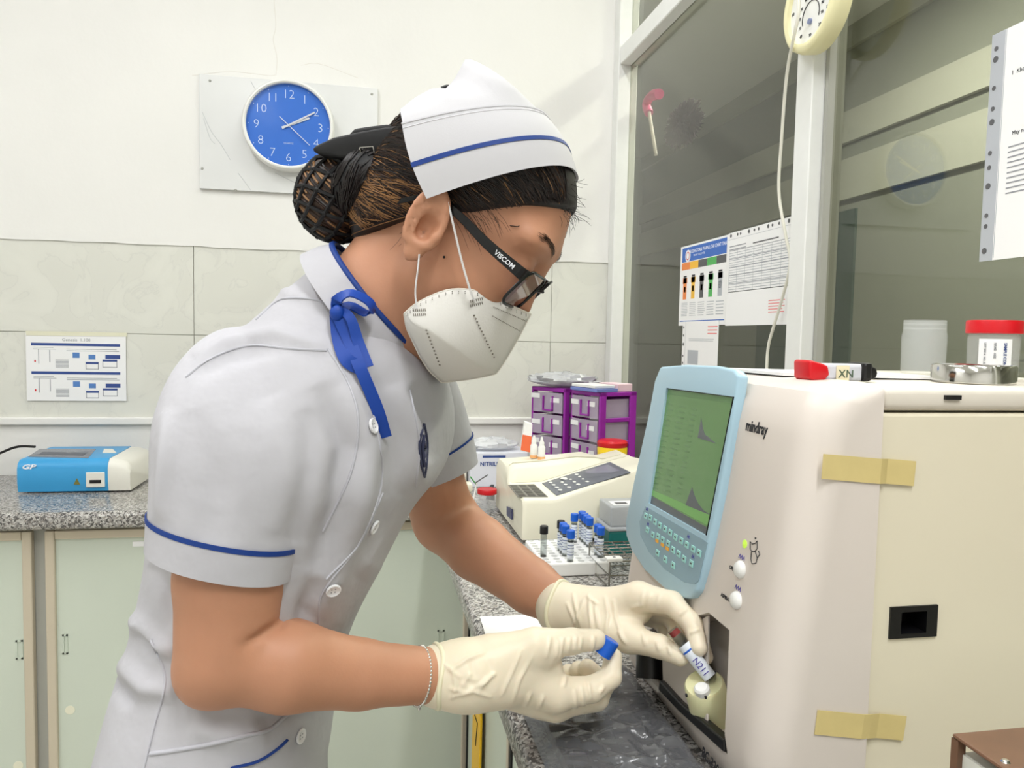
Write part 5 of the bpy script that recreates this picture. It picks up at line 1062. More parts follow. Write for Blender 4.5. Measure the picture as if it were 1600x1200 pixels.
for spec_, f in ((SL1, 0.875), (SL2, 0.78)):
    N_ = 12; rr_ = [hem_ring(spec_, f+(1-f)*k/N_, 0) for k in range(N_+1)]; grow = lambda r, o: r.mean(0)+(r-r.mean(0))*(1+o)
    cu_ = MB(); cu_.loft([grow(r, 0.018) for r in rr_]+[grow(rr_[-1], -0.03)]+[grow(r, -0.03) for r in rr_[::-1]], True, False); co = obj('sleeve_cuff', cu_, M_tunic, tun, smooth=50)
    a0, a1 = hem_ring(spec_, f, 0), hem_ring(spec_, f+0.017, 0); pb = MB(); pb.loft([grow(a0, 0.010), grow(a0, 0.028), grow(a1, 0.028), grow(a1, 0.012)], True, False); obj('sleeve_piping', pb, M_pipe, tun, smooth=50)
for pts in ([(512, 545), (545, 600), (560, 660), (548, 740), (505, 830), (472, 850)][:5], [(400, 500), (440, 468), (490, 468), (525, 480)], [(290, 590), (330, 560), (390, 540), (450, 545), (510, 548)], [(532, 478), (560, 560), (590, 680), (595, 760), (560, 850), (505, 925), (498, 975)], [(236, 1000), (258, 1060), (240, 1140), (225, 1200)], [(598, 770), (562, 848), (510, 905)], [(640, 610), (655, 690), (650, 760)]):
    p = path(pts, 40, 0.0002)
    if len(p) > 3: sb = MB(); sb.tube(p, 0.0011, 6); obj('seam', sb, M_seam, tun, smooth=60)
# pocket with blue piping
pk = path([(235, 1178), (300, 1168), (380, 1150), (420, 1140), (450, 1115)], 30, 0.0004); pm = MB(); pm.tube(pk, 0.0018, 6); obj('pocket_edge', pm, M_seam, tun, smooth=60)
pk = path([(360, 1200), (400, 1190), (430, 1172), (448, 1156)], 20, 0.0006); pm = MB(); pm.tube(pk, 0.0022, 6, flat=0.5); obj('pocket_piping', pm, M_pipe, tun, smooth=60)
for x, y in ((581, 666), (583, 823), (520, 921), (468, 1150)):
    q, n = hit(x, y, 0.0)
    bo_ = obj('button', MB().lathe([(0.0, 0.0006), (0.0062, 0.0006), (0.0068, 0.0014), (0.0068, 0.0026), (0.0058, 0.0031), (0.0048, 0.0022), (0.0, 0.0020)], q, n, 24), mat('button_white', (240, 240, 242), 0.25), tun, smooth=40)
    t1 = np.cross(n, [0, 0, 1.0]); t1 /= np.linalg.norm(t1); t2 = np.cross(n, t1)
    for a_, b_ in ((1, 1), (1, -1), (-1, 1), (-1, -1)): obj('button_hole', MB().lathe([(0, 0.0023), (0.0007, 0.0023), (0.0007, 0.002)], q+t1*0.0016*a_+t2*0.0016*b_, n, 8), M_print, bo_)
em = MB()
for k, pts in enumerate(([(662, 662), (655, 690), (657, 722), (663, 745)], [(662, 662), (667, 690), (666, 722), (663, 745)], [(661, 680), (659, 700), (662, 728)], [(661, 690), (664, 705), (661, 715)])):
    p = path(pts, 16, 0.0006)
    if len(p) > 2: em.tube(p, 0.0013 if k < 2 else 0.002, 5)
if em.v: obj('emblem', em, mat('emblem_dark', (52, 56, 84), 0.6), tun)
# stand collar with blue edge
def oval(c, H, dp, ex=2.0, n=48, tilt=0.0):
    e = onY(0.63+0, 0, 1)*0; a = onY(657, 548, 0.745); b = onY(522, 383, 0.745); e = (a-b)/np.linalg.norm(a-b); w = np.array([0.22, 0.97, 0.0]); w -= e*(w @ e); w /= np.linalg.norm(w)
    return np.array(ring(c, e*H, w*dp, n, ex)), e, w
cT = onY(590, 466, 0.745); cB = onY(556, 496, 0.755)
rT, e_, w_ = oval(cT, 0.0665, 0.062); rB, _, _ = oval(cB, 0.078, 0.082); rM = (rT*0.55+rB*0.45); cM = rM.mean(0); rM = cM+(rM-cM)*1.02
cl = MB(); inn = lambda r, k: r.mean(0)+(r-r.mean(0))*k
cl.loft([rB, rM, rT, inn(rT, 0.965), inn(rM, 0.955), inn(rB, 0.94)], True, False); obj('collar', cl, M_tunic, tun, smooth=60)
pp_ = [p for p in inn(rT, 0.985)]; pm = MB(); pm.tube(pp_+[pp_[0], pp_[1]], 0.0030, 6, caps=False); obj('collar_piping', pm, M_pipe, tun, smooth=60)
# blue tie ribbon at the neck
def ribbon(pts3, w, nrm, name='tie'):
    P_ = bez(pts3, 24); m_ = MB(); rows = []
    for i, p in enumerate(P_):
        t = P_[min(i+1, 24)]-P_[max(i-1, 0)]; t /= np.linalg.norm(t)+1e-9; s_ = np.cross(t, nrm); s_ /= np.linalg.norm(s_)+1e-9; w_i = w[0]+(w[1]-w[0])*i/24; n_ = np.cross(s_, t)
        rows.append([p-s_*w_i-n_*0.0007, p+s_*w_i-n_*0.0007, p+s_*w_i+n_*0.0007, p-s_*w_i+n_*0.0007])
    return m_.loft(rows)
q0, n0 = hit(540, 500, 0.0); YR = q0[1]-0.012; nr = -ray(545, 520)
M_rib = mat('ribbon_blue', (12, 64, 158), 0.5); R4 = lambda x, y, dy=0.0: onY(x, y, YR+dy)
def R3(x, y, dy=0.0):
    p, n = hit(x, y, 0.0); d = ray(x, y)
    if p is None: return onY(x, y, YR+dy)
    if abs(p[1]-YR) > 0.06: p = onY(x, y, YR)
    return p-d*(0.006-dy*0.7)
tie = obj('tie', MB().ellipsoid(R4(527, 489, -0.003), (0.0065, 0.0055, 0.0075), 16, 10), M_rib, tun, smooth=60)
obj('tie_loop', ribbon([R4(525, 486), R4(528, 468, -0.004), R4(548, 458, -0.008), R4(575, 470, -0.010), R4(583, 484, -0.008), R4(572, 490, -0.002), R4(548, 478, 0.003), R4(530, 488, 0.002)], (0.0055, 0.0055), np.array([0.35, -0.6, 0.7]), 'tie'), M_rib, tie, smooth=60)
obj('tie_end', ribbon([R4(528, 492, -0.004), R3(545, 530, -0.004), R3(565, 580, -0.004), R3(590, 640, -0.002), R3(603, 683, -0.001)], (0.0055, 0.0052), nr), M_rib, tie, smooth=60)
obj('tie_end', ribbon([R4(524, 492, -0.001), R3(529, 530, 0.001), R3(542, 562, 0.001), R3(566, 576, -0.001)], (0.0050, 0.0065), nr), M_rib, tie, smooth=60)
obj('tie_end', ribbon([R4(531, 482, -0.002), R4(548, 498, -0.008), R3(560, 535, -0.008), R3(574, 574, -0.007)], (0.0035, 0.0055), nr), M_rib, tie, smooth=60)

# ---- gloves
def gp(px, py, Y): return onY(px, py, Y)
def glove_disp(folds):
    def f(V, Q): return fold_disp(V, Q, folds)
    return f
gW, gC = gp(690, 1056, 0.698), gp(660, 1056, 0.694)
RH = dict(
 thumb=([gp(775, 1028, 0.700), gp(835, 1007, 0.694), gp(893, 1002, 0.700), gp(931, 999, 0.708)], [0.020, 0.0155, 0.0122, 0.0102]),
 index=([gp(868, 1084, 0.700), gp(925, 1077, 0.700), gp(954, 1058, 0.706), gp(958, 1027, 0.716)], [0.0165, 0.0125, 0.0108, 0.0092]),
 middle=([gp(868, 1098, 0.718), gp(932, 1090, 0.720), gp(944, 1068, 0.734), gp(918, 1044, 0.742)], [0.0165, 0.0125, 0.011, 0.0095]),
 ring=([gp(866, 1104, 0.738), gp(928, 1098, 0.744), gp(930, 1066, 0.756), gp(904, 1046, 0.756)], [0.0155, 0.012, 0.0105, 0.009]),
 little=([gp(860, 1098, 0.756), gp(908, 1096, 0.764), gp(908, 1066, 0.772), gp(888, 1050, 0.768)], [0.014, 0.011, 0.0095, 0.0085]))
def sd_gr(P):
    d = chain(P, [gp(684, 1056, 0.698), gp(730, 1055, 0.700), gp(780, 1056, 0.704)], [0.0285, 0.030, 0.031], 0.02)
    for a, b, ra, rb in ((gp(770, 1040, 0.702), gp(868, 1082, 0.700), 0.024, 0.0185), (gp(775, 1055, 0.714), gp(868, 1098, 0.718), 0.024, 0.0185), (gp(775, 1062, 0.724), gp(866, 1104, 0.738), 0.022, 0.0175), (gp(775, 1062, 0.732), gp(860, 1098, 0.756), 0.02, 0.016), (gp(770, 1035, 0.702), gp(845, 1018, 0.698), 0.024, 0.0185), (gp(800, 1050, 0.702), gp(860, 1042, 0.704), 0.022, 0.012)): d = smin(d, rcone(P, a, b, ra, rb), 0.010)
    for nme in ('index', 'middle', 'ring', 'little'): d = smin(d, chain(P, *RH[nme], k=0.003), 0.005)
    d = smin(d, chain(P, *RH['thumb'], k=0.004), 0.008)
    return d
def creases(list_, amp, wid): return [(p, amp, wid) for p in list_]
fr_ = creases([[(782, 1090), (800, 1050), (816, 1012)], [(853, 1030), (860, 992)], [(872, 1035), (880, 994)], [(886, 1025), (891, 993)], [(905, 1018), (908, 995)], [(925, 1018), (928, 992)], [(900, 1110), (898, 1075)], [(912, 1108), (908, 1070)], [(924, 1095), (918, 1062)], [(820, 1105), (830, 1080)], [(880, 1075), (884, 1055)], [(720, 1085), (760, 1065), (775, 1052)], [(700, 1050), (730, 1030), (760, 1018)], [(700, 1075), (725, 1080)], [(722, 1075), (735, 1050)], [(745, 1085), (760, 1060), (775, 1050)], [(690, 1035), (720, 1060)], [(700, 1090), (740, 1080), (770, 1090)], [(705, 1040), (712, 1070), (706, 1095)], [(800, 1100), (812, 1060), (835, 1020)], [(840, 1110), (850, 1085)], [(868, 1030), (872, 1000)], [(898, 1018), (900, 992)], [(935, 1085), (945, 1070)]], 0.0022, 2.8)+creases([[(720, 1060), (750, 1075)], [(735, 1030), (745, 1060)], [(765, 1030), (770, 1080)]], -0.0012, 5)
lo_, hi_ = gp(672, 1150, 0.66), gp(985, 960, 0.80)
glr = sdf_obj('glove', sd_gr, (min(gp(672, 1056, 0.66)[0], gp(672, 1056, 0.80)[0])-0.03, 0.63, 0.93), (gp(980, 1056, 0.80)[0]+0.02, 0.81, 1.11), 0.0016, M_glove, body, 2, disp=glove_disp(fr_))
tag(glr, 'cream latex glove pinching the blue cap')
def cuff(c, axis, r, name, par, asp=1.0):
    ax = np.asarray(axis)/np.linalg.norm(axis); u = np.cross(ax, [0, 1, 0.0]); u /= np.linalg.norm(u); w = np.cross(ax, u); pts = [c+r*(math.cos(t)*u+asp*math.sin(t)*w)+ax*0.0018*math.sin(3*t) for t in np.linspace(0, 2*math.pi, 40)]; m_ = MB(); m_.tube(pts, 0.0026, 8, caps=False); obj(name, m_, mat('cuff_bead', (238, 232, 200), 0.4), par, smooth=60)
def sd_cut(fn, p, ax):
    p = np.asarray(p, np.float32); ax = np.asarray(ax, np.float32); return lambda P: np.maximum(fn(P), (p-P) @ ax)
cuff(gp(682, 1056, 0.698), gp(740, 1055, 0.70)-gp(682, 1056, 0.698), 0.0285, 'cuff_bead', glr)
# left hand reaching to the analyser
LH = dict(
 thumb=([gp(935, 978, 0.795), gp(985, 998, 0.768), gp(1030, 1010, 0.744), gp(1062, 1026, 0.722)], [0.0185, 0.015, 0.0122, 0.0098]),
 index=([gp(998, 932, 0.782), gp(1050, 942, 0.752), gp(1081, 974, 0.728), gp(1092, 1012, 0.708)], [0.016, 0.0125, 0.0108, 0.0088]),
 middle=([gp(1002, 937, 0.800), gp(1060, 950, 0.768), gp(1088, 985, 0.742), gp(1101, 1026, 0.718)], [0.0155, 0.0122, 0.0105, 0.0088]),
 ring=([gp(998, 946, 0.816), gp(1048, 962, 0.786), gp(1060, 985, 0.766), gp(1052, 1003, 0.755)], [0.0145, 0.0115, 0.010, 0.009]),
 little=([gp(992, 955, 0.830), gp(1032, 970, 0.806), gp(1042, 988, 0.790), gp(1034, 1002, 0.782)], [0.013, 0.0105, 0.009, 0.008]))
cL0, cL1 = gp(878, 951, 0.850), gp(930, 958, 0.818)
def sd_gl(P):
    d = chain(P, [cL0, gp(905, 955, 0.834), cL1], [0.0315, 0.0275, 0.026], 0.01)
    for a, b, ra, rb in ((cL1, gp(998, 932, 0.782), 0.024, 0.0165), (cL1, gp(1002, 937, 0.800), 0.024, 0.016), (cL1+np.array([0, 0.01, 0]), gp(998, 946, 0.816), 0.022, 0.015), (cL1+np.array([0, 0.015, 0]), gp(992, 955, 0.830), 0.02, 0.0135), (cL1, gp(985, 992, 0.772), 0.023, 0.0165), (gp(950, 960, 0.800), gp(1002, 958, 0.785), 0.02, 0.011)): d = smin(d, rcone(P, a, b, ra, rb), 0.010)
    for nme in ('index', 'middle', 'ring', 'little'): d = smin(d, chain(P, *LH[nme], k=0.003), 0.005)
    return smin(d, chain(P, *LH['thumb'], k=0.004), 0.008)
fl_ = creases([[(925, 990), (922, 960), (920, 925)], [(935, 985), (930, 945)], [(975, 1005), (962, 965), (958, 935)], [(1008, 1010), (1004, 985)], [(1010, 950), (1018, 925)], [(1024, 955), (1032, 928)], [(985, 950), (1002, 945), (1006, 920)], [(900, 975), (885, 940)], [(910, 985), (900, 950), (895, 925)], [(915, 930), (935, 945)], [(980, 1008), (965, 985)], [(890, 990), (905, 960), (915, 930)], [(945, 1000), (950, 960), (945, 930)], [(1030, 1018), (1026, 1000)], [(1048, 1024), (1044, 1008)], [(1062, 962), (1074, 950)], [(1078, 990), (1094, 982)]], 0.0021, 2.8)
gll = sdf_obj('glove', sd_gl, (0.07, 0.66, 0.93), (0.40, 0.91, 1.13), 0.0016, M_glove, body, 2, disp=glove_disp(fl_)); tag(gll, 'cream latex glove holding the blood tube')
cuff(cL0-(cL1-cL0)*0.02, cL1-cL0, 0.0318, 'cuff_bead', gll)
# bracelet
bc = gp(655, 1056, 0.6925); ax = W1-y3(560, 1053, 0.675); ax /= np.linalg.norm(ax); u = np.cross(ax, [0, 1, 0.0]); u /= np.linalg.norm(u); w = np.cross(ax, u); br = MB()
for i in range(52):
    t = 2*math.pi*i/52; br.ellipsoid(bc+0.0262*(math.cos(t)*u+math.sin(t)*w), (0.0015, 0.0015, 0.0017), 6, 5)
bro = tag(obj('bracelet', br, M_chrome, body, smooth=60), 'thin silver chain bracelet', kind='stuff'); obj('charm', MB().lathe([(0, 0), (0.0015, 0.001), (0.0015, 0.006), (0, 0.007)], bc-u*0.0 + np.array([0, -0.004, -0.0315]), (0, 0, 1), 8), M_chrome, bro)

# ---- hair
def hline(x): return np.interp(x, [-0.12, -0.10, -0.06, -0.03, 0.0, 0.02, 0.050, 0.072, 0.09], [-0.13, -0.11, -0.068, -0.022, 0.012, 0.026, 0.062, 0.083, 0.12])
def sd_hair(P):
    Q = (P-HO32) @ HB32; g = 0.0045; d = cran(Q, g); d = smin(d, elli(Q, (-0.055, 0, -0.012), (0.046, 0.062, 0.060)), 0.03); return smax(d, ((hline(Q[:, 0])-Q[:, 2])*0.72).astype(np.float32), 0.006)
bbx = np.array([h2w((x, y, z)) for x in (-0.15, 0.11) for y in (-0.1, 0.1) for z in (-0.13, 0.16)])
hair = sdf_obj('hair', sd_hair, bbx.min(0), bbx.max(0), 0.0026, M_hairb, body, 2)
BC = hpx(534, 309, 0.0); BC[1] = -0.002
def on_hair(lp, off):
    c = np.array([-0.02, 0, 0.03]); d = np.asarray(lp)-c; L = np.linalg.norm(d); d /= L; a, b = 0.0, 0.2
    for _ in range(22):
        m_ = (a+b)/2
        if sd_hair((h2w(c+d*m_)[None]).astype(np.float32))[0] < 0: a = m_
        else: b = m_
    return c+d*(b+off)
def hair_surface(lps, off):
    """vectorised push of local points onto the hair shell"""
    c = np.array([-0.02, 0, 0.03]); lps = np.asarray(lps); d = lps-c; d /= np.linalg.norm(d, axis=1)[:, None]; a = np.zeros(len(lps)); b = np.full(len(lps), 0.2)
    for _ in range(20):
        m_ = (a+b)/2; s = sdf_noline((h2w(c+d*m_[:, None])).astype(np.float32)) < 0; a = np.where(s, m_, a); b = np.where(s, b, m_)
    return c+d*(b+off)[:, None]
def sdf_noline(P):
    Q = (P-HO32) @ HB32; return smin(cran(Q, 0.0045), elli(Q, (-0.055, 0, -0.012), (0.046, 0.062, 0.060)), 0.03)
st = {0: MB(), 1: MB(), 2: MB()}
starts = []
for i in range(1100):
    s = -1 if rng.uniform() < 0.75 else 1; x = rng.uniform(-0.065, 0.078); z = float(hline(x))+abs(rng.normal())*0.012; y = 0.074*math.sqrt(max(0.02, 1-((x+0.012)/0.10)**2)); starts.append((x, s*y, z, x))
npt = 11; lp = []; meta = []
tgt = np.array([-0.098, -0.012, -0.018])
for x, y, z, xx in starts:
    j = rng.normal(0, 0.014, 3); tg_ = tgt+j
    for k in range(npt):
        t = k/(npt-1); p = np.array([x, y, z])*(1-t)+tg_*t; p[2] += 0.030*math.sin(math.pi*t)*(0.6 if x > 0 else 0.25); lp.append(p)
lp = hair_surface(np.array(lp), np.repeat(rng.uniform(0.0002, 0.0022, len(starts)), npt)); lpw = h2w(lp)
for i, (x, y, z, xx) in enumerate(starts):
    r0 = rng.uniform(0.0003, 0.0006); u_ = rng.uniform(); k = 0 if u_ < 0.36 else (1 if u_ < 0.62 else 2)
    if x > 0.0: k = 0 if u_ < 0.62 else (1 if u_ < 0.95 else 2)
    st[k].tube(lpw[i*npt:(i+1)*npt], [r0*0.5]+[r0]*(npt-2)+[r0*0.5], 4)
for k, m_ in ((0, M_hairb), (1, M_hairm), (2, M_hairg)): tag(obj('strands', st[k], m_, hair, smooth=80), kind='stuff')
# loose hairs at the forehead, temple and nape
lh = MB()
for i in range(75):
    p = hpx(rng.uniform(872, 896), rng.uniform(285, 345), rng.uniform(-0.03, 0.03)); d = np.array([0.020*rng.uniform(0.3, 1), rng.normal()*0.008, rng.normal()*0.010-0.002]); P0 = h2w(p-np.array([0.012, 0, 0.0])); lh.tube(bez([P0, h2w(p+d*0.5), h2w(p+d+np.array([0, 0, -0.006*rng.uniform()]))], 6), [0.0002]*6+[0.00006], 3)
nape = surf_pts([hpx(560+70*a, 372-28*a+rng.normal()*5, -0.055) for a in rng.uniform(0, 1, 60)], 0.0008)
for p in nape: q_ = p+np.array([-0.002+rng.normal()*0.004, -0.002, -0.016*rng.uniform(0.4, 1.3)]); lh.tube(bez([p, (p+q_)/2+np.array([0.002, -0.001, 0]), q_], 5), [0.00017]*5+[0.00005], 3)
for p in surf_pts([hpx(rng.uniform(708, 790), rng.uniform(325, 345), -0.072) for i in range(36)], 0.0008): d = np.array([0.012, -0.001, -0.02])*rng.uniform(0.4, 1.3)+rng.normal(0, 0.003, 3); lh.tube(bez([p, p+d*0.5+np.array([0, -0.002, 0.001]), p+d], 5), [0.00017]*5+[0.00005], 3)
tag(obj('loose_hairs', lh, M_hairb, hair), kind='stuff')
# bun inside a net
bun = MB(); BR = np.array([0.0405, 0.043, 0.0435]); Mb = HB.T
swirl = sdf_obj('bun', lambda P: elli((P-h2w(BC).astype(np.float32)) @ HB32, (0, 0, 0), BR), h2w(BC)-0.07, h2w(BC)+0.07, 0.003, M_hairm, hair, 1)
sg_ = {0: MB(), 1: MB(), 2: MB()}
for i in range(170):
    a0 = rng.uniform(0, 2*math.pi); tilt = rng.normal(0, 0.5); pts = []
    zc_ = rng.uniform(-0.92, 0.92)
    for k in range(9):
        a = a0+1.1*k/8; r = math.sqrt(1-zc_*zc_); p = np.array([r*math.cos(a), r*math.sin(a), zc_+0.12*math.sin(a+tilt)]); p /= np.linalg.norm(p); pts.append(h2w(BC+p*BR*1.012))
    u_ = rng.uniform(); sg_[0 if u_ < 0.3 else (1 if u_ < 0.7 else 2)].tube(pts, 0.0011, 4)
for k, m_ in ((0, M_hairb), (1, M_hairm), (2, M_hairg)): tag(obj('strands', sg_[k], m_, swirl, smooth=80), kind='stuff')
nb = MB(); nu, nv = 12, 8
ax_b = np.array([-0.55, -0.1, -0.83]); ax_b /= np.linalg.norm(ax_b); t1 = np.cross(ax_b, [0, 1.0, 0]); t1 /= np.linalg.norm(t1); t2 = np.cross(ax_b, t1)
def nsph(u, v, k=1.035): th = math.pi*min(max(v, 0.02), 1); d = ax_b*math.cos(th)+(t1*math.cos(u)+t2*math.sin(u))*math.sin(th); return h2w(BC+d*BR*k)
for i in range(nu):
    for j in range(nv):
        for s in (-1, 1):
            u0 = 2*math.pi*(i+0.5*(j % 2))/nu; u1 = u0+s*math.pi/nu; v0, v1 = 0.04+0.80*j/nv, 0.04+0.80*(j+1)/nv
            nb.tube([nsph(u0+(u1-u0)*k/4, v0+(v1-v0)*k/4) for k in range(5)], 0.0020, 5)
        nb.ellipsoid(nsph(2*math.pi*(i+0.5*(j % 2))/nu, 0.04+0.80*j/nv), (0.0028,)*3, 7, 5)
tag(obj('net', nb, M_net, swirl, smooth=70), 'black knotted hair net')
# dark gathered band where the bun meets the head
gb = sdf_obj('net_band', lambda P: elli((P-hw(583, 290, -0.012).astype(np.float32)) @ HB32, (0, 0, 0), (0.032, 0.050, 0.040)), hw(583, 290, -0.012)-0.07, hw(583, 290, -0.012)+0.07, 0.003, M_net, hair, 1)
bs = MB(); bcn = hw(583, 290, -0.012)
for i in range(260):
    a0 = rng.uniform(0, 2*math.pi); zc_ = rng.uniform(-0.95, 0.95); pts = []
    for k in range(7): a = a0+0.9*k/6; q_ = np.array([zc_+0.25*math.sin(k/6*2), math.cos(a)*math.sqrt(1-zc_*zc_), math.sin(a)*math.sqrt(1-zc_*zc_)]); q_ /= np.linalg.norm(q_); pts.append(bcn+(q_*np.array([0.032, 0.050, 0.040])*1.02) @ HB)
    bs.tube(pts, 0.0008, 4)
tag(obj('strands', bs, M_hairb, gb, smooth=80), kind='stuff')
# hair clip: dark bow-shaped barrette
def hprism(pxs, y0, y1): A = [hw(x, y, y0) for x, y in pxs]; d = (y1-y0)*HL; return MB().prism(A, d)
cp = obj('hair_clip', hprism(((486, 232), (494, 226), (520, 214), (560, 205), (600, 198), (632, 194), (634, 212), (612, 226), (590, 238), (565, 247), (540, 247), (512, 243), (492, 239)), -0.050, -0.005), M_net, hair, bevel=0.006, seg=3, smooth=60); tag(cp, 'black fabric bow barrette')
obj('clip_layer', hprism(((540, 214), (553, 200), (580, 196), (606, 193), (614, 197), (612, 206), (575, 212)), -0.042, -0.012), M_net, cp, bevel=0.003, smooth=60)
wr = MB(); wr.tube([hw(x, y, -0.052) for x, y in ((562, 231), (583, 229), (586, 246), (566, 250), (562, 231))], 0.0007, 5); wr.tube(bez([hw(x, y, -0.053) for x, y in ((537, 264), (555, 254), (580, 247), (590, 244))], 12), 0.0006, 5); obj('clip_wire', wr, M_chrome, cp)

# ---- nurse cap
M_cap2 = mat('cap_white', (200, 199, 202), 0.7, bump=0.15, bscale=900, bdist=0.0005)
Rb, Fb = np.array([-0.010, 0, 0.013]), hpx(900, 271, 0.0); Rt, Ft = np.array([-0.070, 0, 0.046]), hpx(856, 188, 0.0)
def ucurve(R_, F_, lat, s, ex=2.5):
    t = (1-abs(s))*math.pi/2; a = math.sin(t)**(2/ex); b = math.cos(t)**(2/ex); return R_+(F_-R_)*a+np.array([0, math.copysign(lat*b, s), 0])
SS = list(np.linspace(-1, 1, 49))
def band(f, off=0.0, bulge=0.004):
    out = []
    for s in SS:
        p = ucurve(Rb, Fb, 0.092, s)*(1-f)+ucurve(Rt, Ft, 0.085, s)*f; c = (Rb+Fb+Rt+Ft)/4*np.array([1, 0, 1]); d = p-c; d /= np.linalg.norm(d); out.append(p+d*(off+bulge*math.sin(math.pi*f)))
    return out
def shell(fs, o1, o2): 
    outer = [band(f, o1) for f in fs]; inner = [band(f, o2) for f in reversed(fs)]; L = outer+inner+[outer[0]]; m_ = MB(); m_.loft([[h2w(L[i][j]) for i in range(len(L)-1)] for j in range(len(SS))], True, True); return m_
cpo = obj('nurse_cap', shell(list(np.linspace(0, 1, 9)), 0.0012, -0.0012), M_cap2, body, smooth=50); tag(cpo, 'folded white nurse cap with a blue stripe')
obj('cap_stripe', shell([0.415, 0.44, 0.475], 0.0019, 0.0008), M_pipe, cpo, smooth=50)
sm = MB(); sm.tube([h2w(p) for p in band(1.0, 0.0012)], 0.0011, 5); sm.tube([h2w(p) for p in band(0.93, 0.0012)], 0.0005, 4); obj('cap_seam', sm, mat('cap_seam', (218, 217, 222), 0.7), cpo)
ridge = [(-1.0, 640, 186), (-0.9, 655, 168), (-0.78, 688, 150), (-0.66, 706, 153), (-0.56, 720, 138), (-0.46, 736, 108), (-0.38, 745, 105), (-0.28, 768, 118), (-0.14, 800, 148), (0.0, 838, 176)]
def rid(s):
    a = -abs(s); x = np.interp(a, [r[0] for r in ridge], [r[1] for r in ridge]); y = np.interp(a, [r[0] for r in ridge], [r[2] for r in ridge]); p = hpx(x, y, 0.0); p[1] = math.copysign(0.024*min(1, abs(s)*2.2), s); return p
r0_ = band(1.0, 0.0); r2_ = [rid(s) for s in SS]; crn = []
for t in np.linspace(0, 1, 9): crn.append([h2w(np.array(a)*(1-t)+np.array(b)*t+np.array([0, math.copysign(1, s)*0.010, 0.004])*math.sin(math.pi*t)*min(1, abs(s)*3)+np.array([0, math.copysign(0.003*math.sin(9*s+5*t), s), 0])*math.sin(math.pi*t)) for a, b, s in zip(r0_, r2_, SS)])
cw = MB(); cw.loft(crn, False, False); half = len(SS)//2
for i in range(half): a, b = crn[-1][i], crn[-1][i+1]; c, d = crn[-1][len(SS)-2-i], crn[-1][len(SS)-1-i]; cw.add([a, b, c, d], [(0, 1, 2, 3)])
obj('cap_crown', cw, M_cap2, cpo, smooth=60)
kn = MB(); kn.tube(bez([hw(x, y, -0.012) for x, y in ((690, 139), (700, 136), (712, 140), (708, 147), (700, 152))], 14), 0.0022, 6); kn.ellipsoid(hw(706, 148, -0.01), (0.006, 0.006, 0.005), 12, 8); obj('cap_pin', kn, M_net, cpo, smooth=60)

# ---- mask
M_mask2 = mat('mask_white', (226, 224, 218), 0.8, bump=0.3, bscale=500, bdist=0.0006)
cv = lambda pts: [np.asarray(p) for p in bez(pts, 24)]
topc = cv([hpx(829, 491, 0.0), hpx(792, 475, -0.034), hpx(750, 456, -0.058), hpx(702, 453, -0.069), hpx(655, 472, -0.0715), hpx(632, 490, -0.070)])
botc = cv([hpx(690, 597, 0.0), hpx(672, 580, -0.030), hpx(657, 557, -0.048), hpx(645, 532, -0.058), hpx(636, 512, -0.064), hpx(632, 490, -0.070)])
seam_ = cv([hpx(829, 491, 0.0), hpx(804, 538, 0.0), hpx(779, 578, 0.0), hpx(768, 585, 0.0), hpx(733, 592, 0.0), hpx(690, 597, 0.0)])
def mask_grid(sgn, off=0.0):
    n = 24; rows = []
    for i in range(n+1):
        u = i/n; row = []
        for j in range(n+1):
            v = j/n; C_ = (1-v)*topc[i]+v*botc[i]; S_ = (1-u)*seam_[j]+u*topc[-1]; B_ = (1-u)*((1-v)*seam_[0]+v*seam_[-1])+u*topc[-1]; p = C_+S_-B_
            bl = 0.016*math.sin(math.pi*min(1, u*1.05))*math.sin(math.pi*v)**0.8; d = np.array([0.45, -0.85, -0.2]); p = p+d*(bl+off); row.append(h2w(p*np.array([1, sgn, 1])))
        rows.append(row)
    return rows
mm = MB()
for s in (1, -1): mm.loft(mask_grid(s), False, False)
mk = obj('face_mask', mm, M_mask2, body, smooth=70); tag(mk, 'white folded face mask with ear loops'); sd_ = mk.modifiers.new('thick', 'SOLIDIFY'); sd_.thickness = 0.0012; sd_.offset = 0
mg = mask_grid(1, 0.0006)
edge = MB(); edge.tube([h2w(p) for p in topc], 0.0010, 5); edge.tube([h2w(p) for p in seam_], 0.0012, 5); edge.tube([h2w(p) for p in botc], 0.0011, 5); obj('mask_edge', edge, mat('mask_edge', (226, 222, 212), 0.8), mk, smooth=60)
def mpt(px, py):
    best = min(((abs(a-px)+abs(b-py)), i, j) for i, r in enumerate(mpx) for j, (a, b) in enumerate(r)); return mg[best[1]][best[2]]
def projpx(p): D = np.asarray(p)-CAMP; z = D @ FW; return 800+FPX*(D @ CR)/z, 600-FPX*(D @ CU)/z
mtree = BVHTree.FromPolygons([tuple(p) for r in mg for p in r], [(i*25+j, i*25+j+1, (i+1)*25+j+1, (i+1)*25+j) for i in range(24) for j in range(24)])
def mhit(px, py, off=0.0008):
    d = Vector(ray(px, py)).normalized(); loc, nr_, i, ds = mtree.ray_cast(Vector(CAMP), d)
    if loc is None: return None
    return np.array(loc)-np.array(d)*off
stc = MB()
for (xa, ya), (xb, yb), n in (((666, 516), (687, 570), 11), ((741, 493), (772, 558), 14)):
    for i in range(n):
        p = mhit(xa+(xb-xa)*i/(n-1), ya+(yb-ya)*i/(n-1))
        if p is not None: stc.ellipsoid(p, (0.0009,)*3, 6, 4)
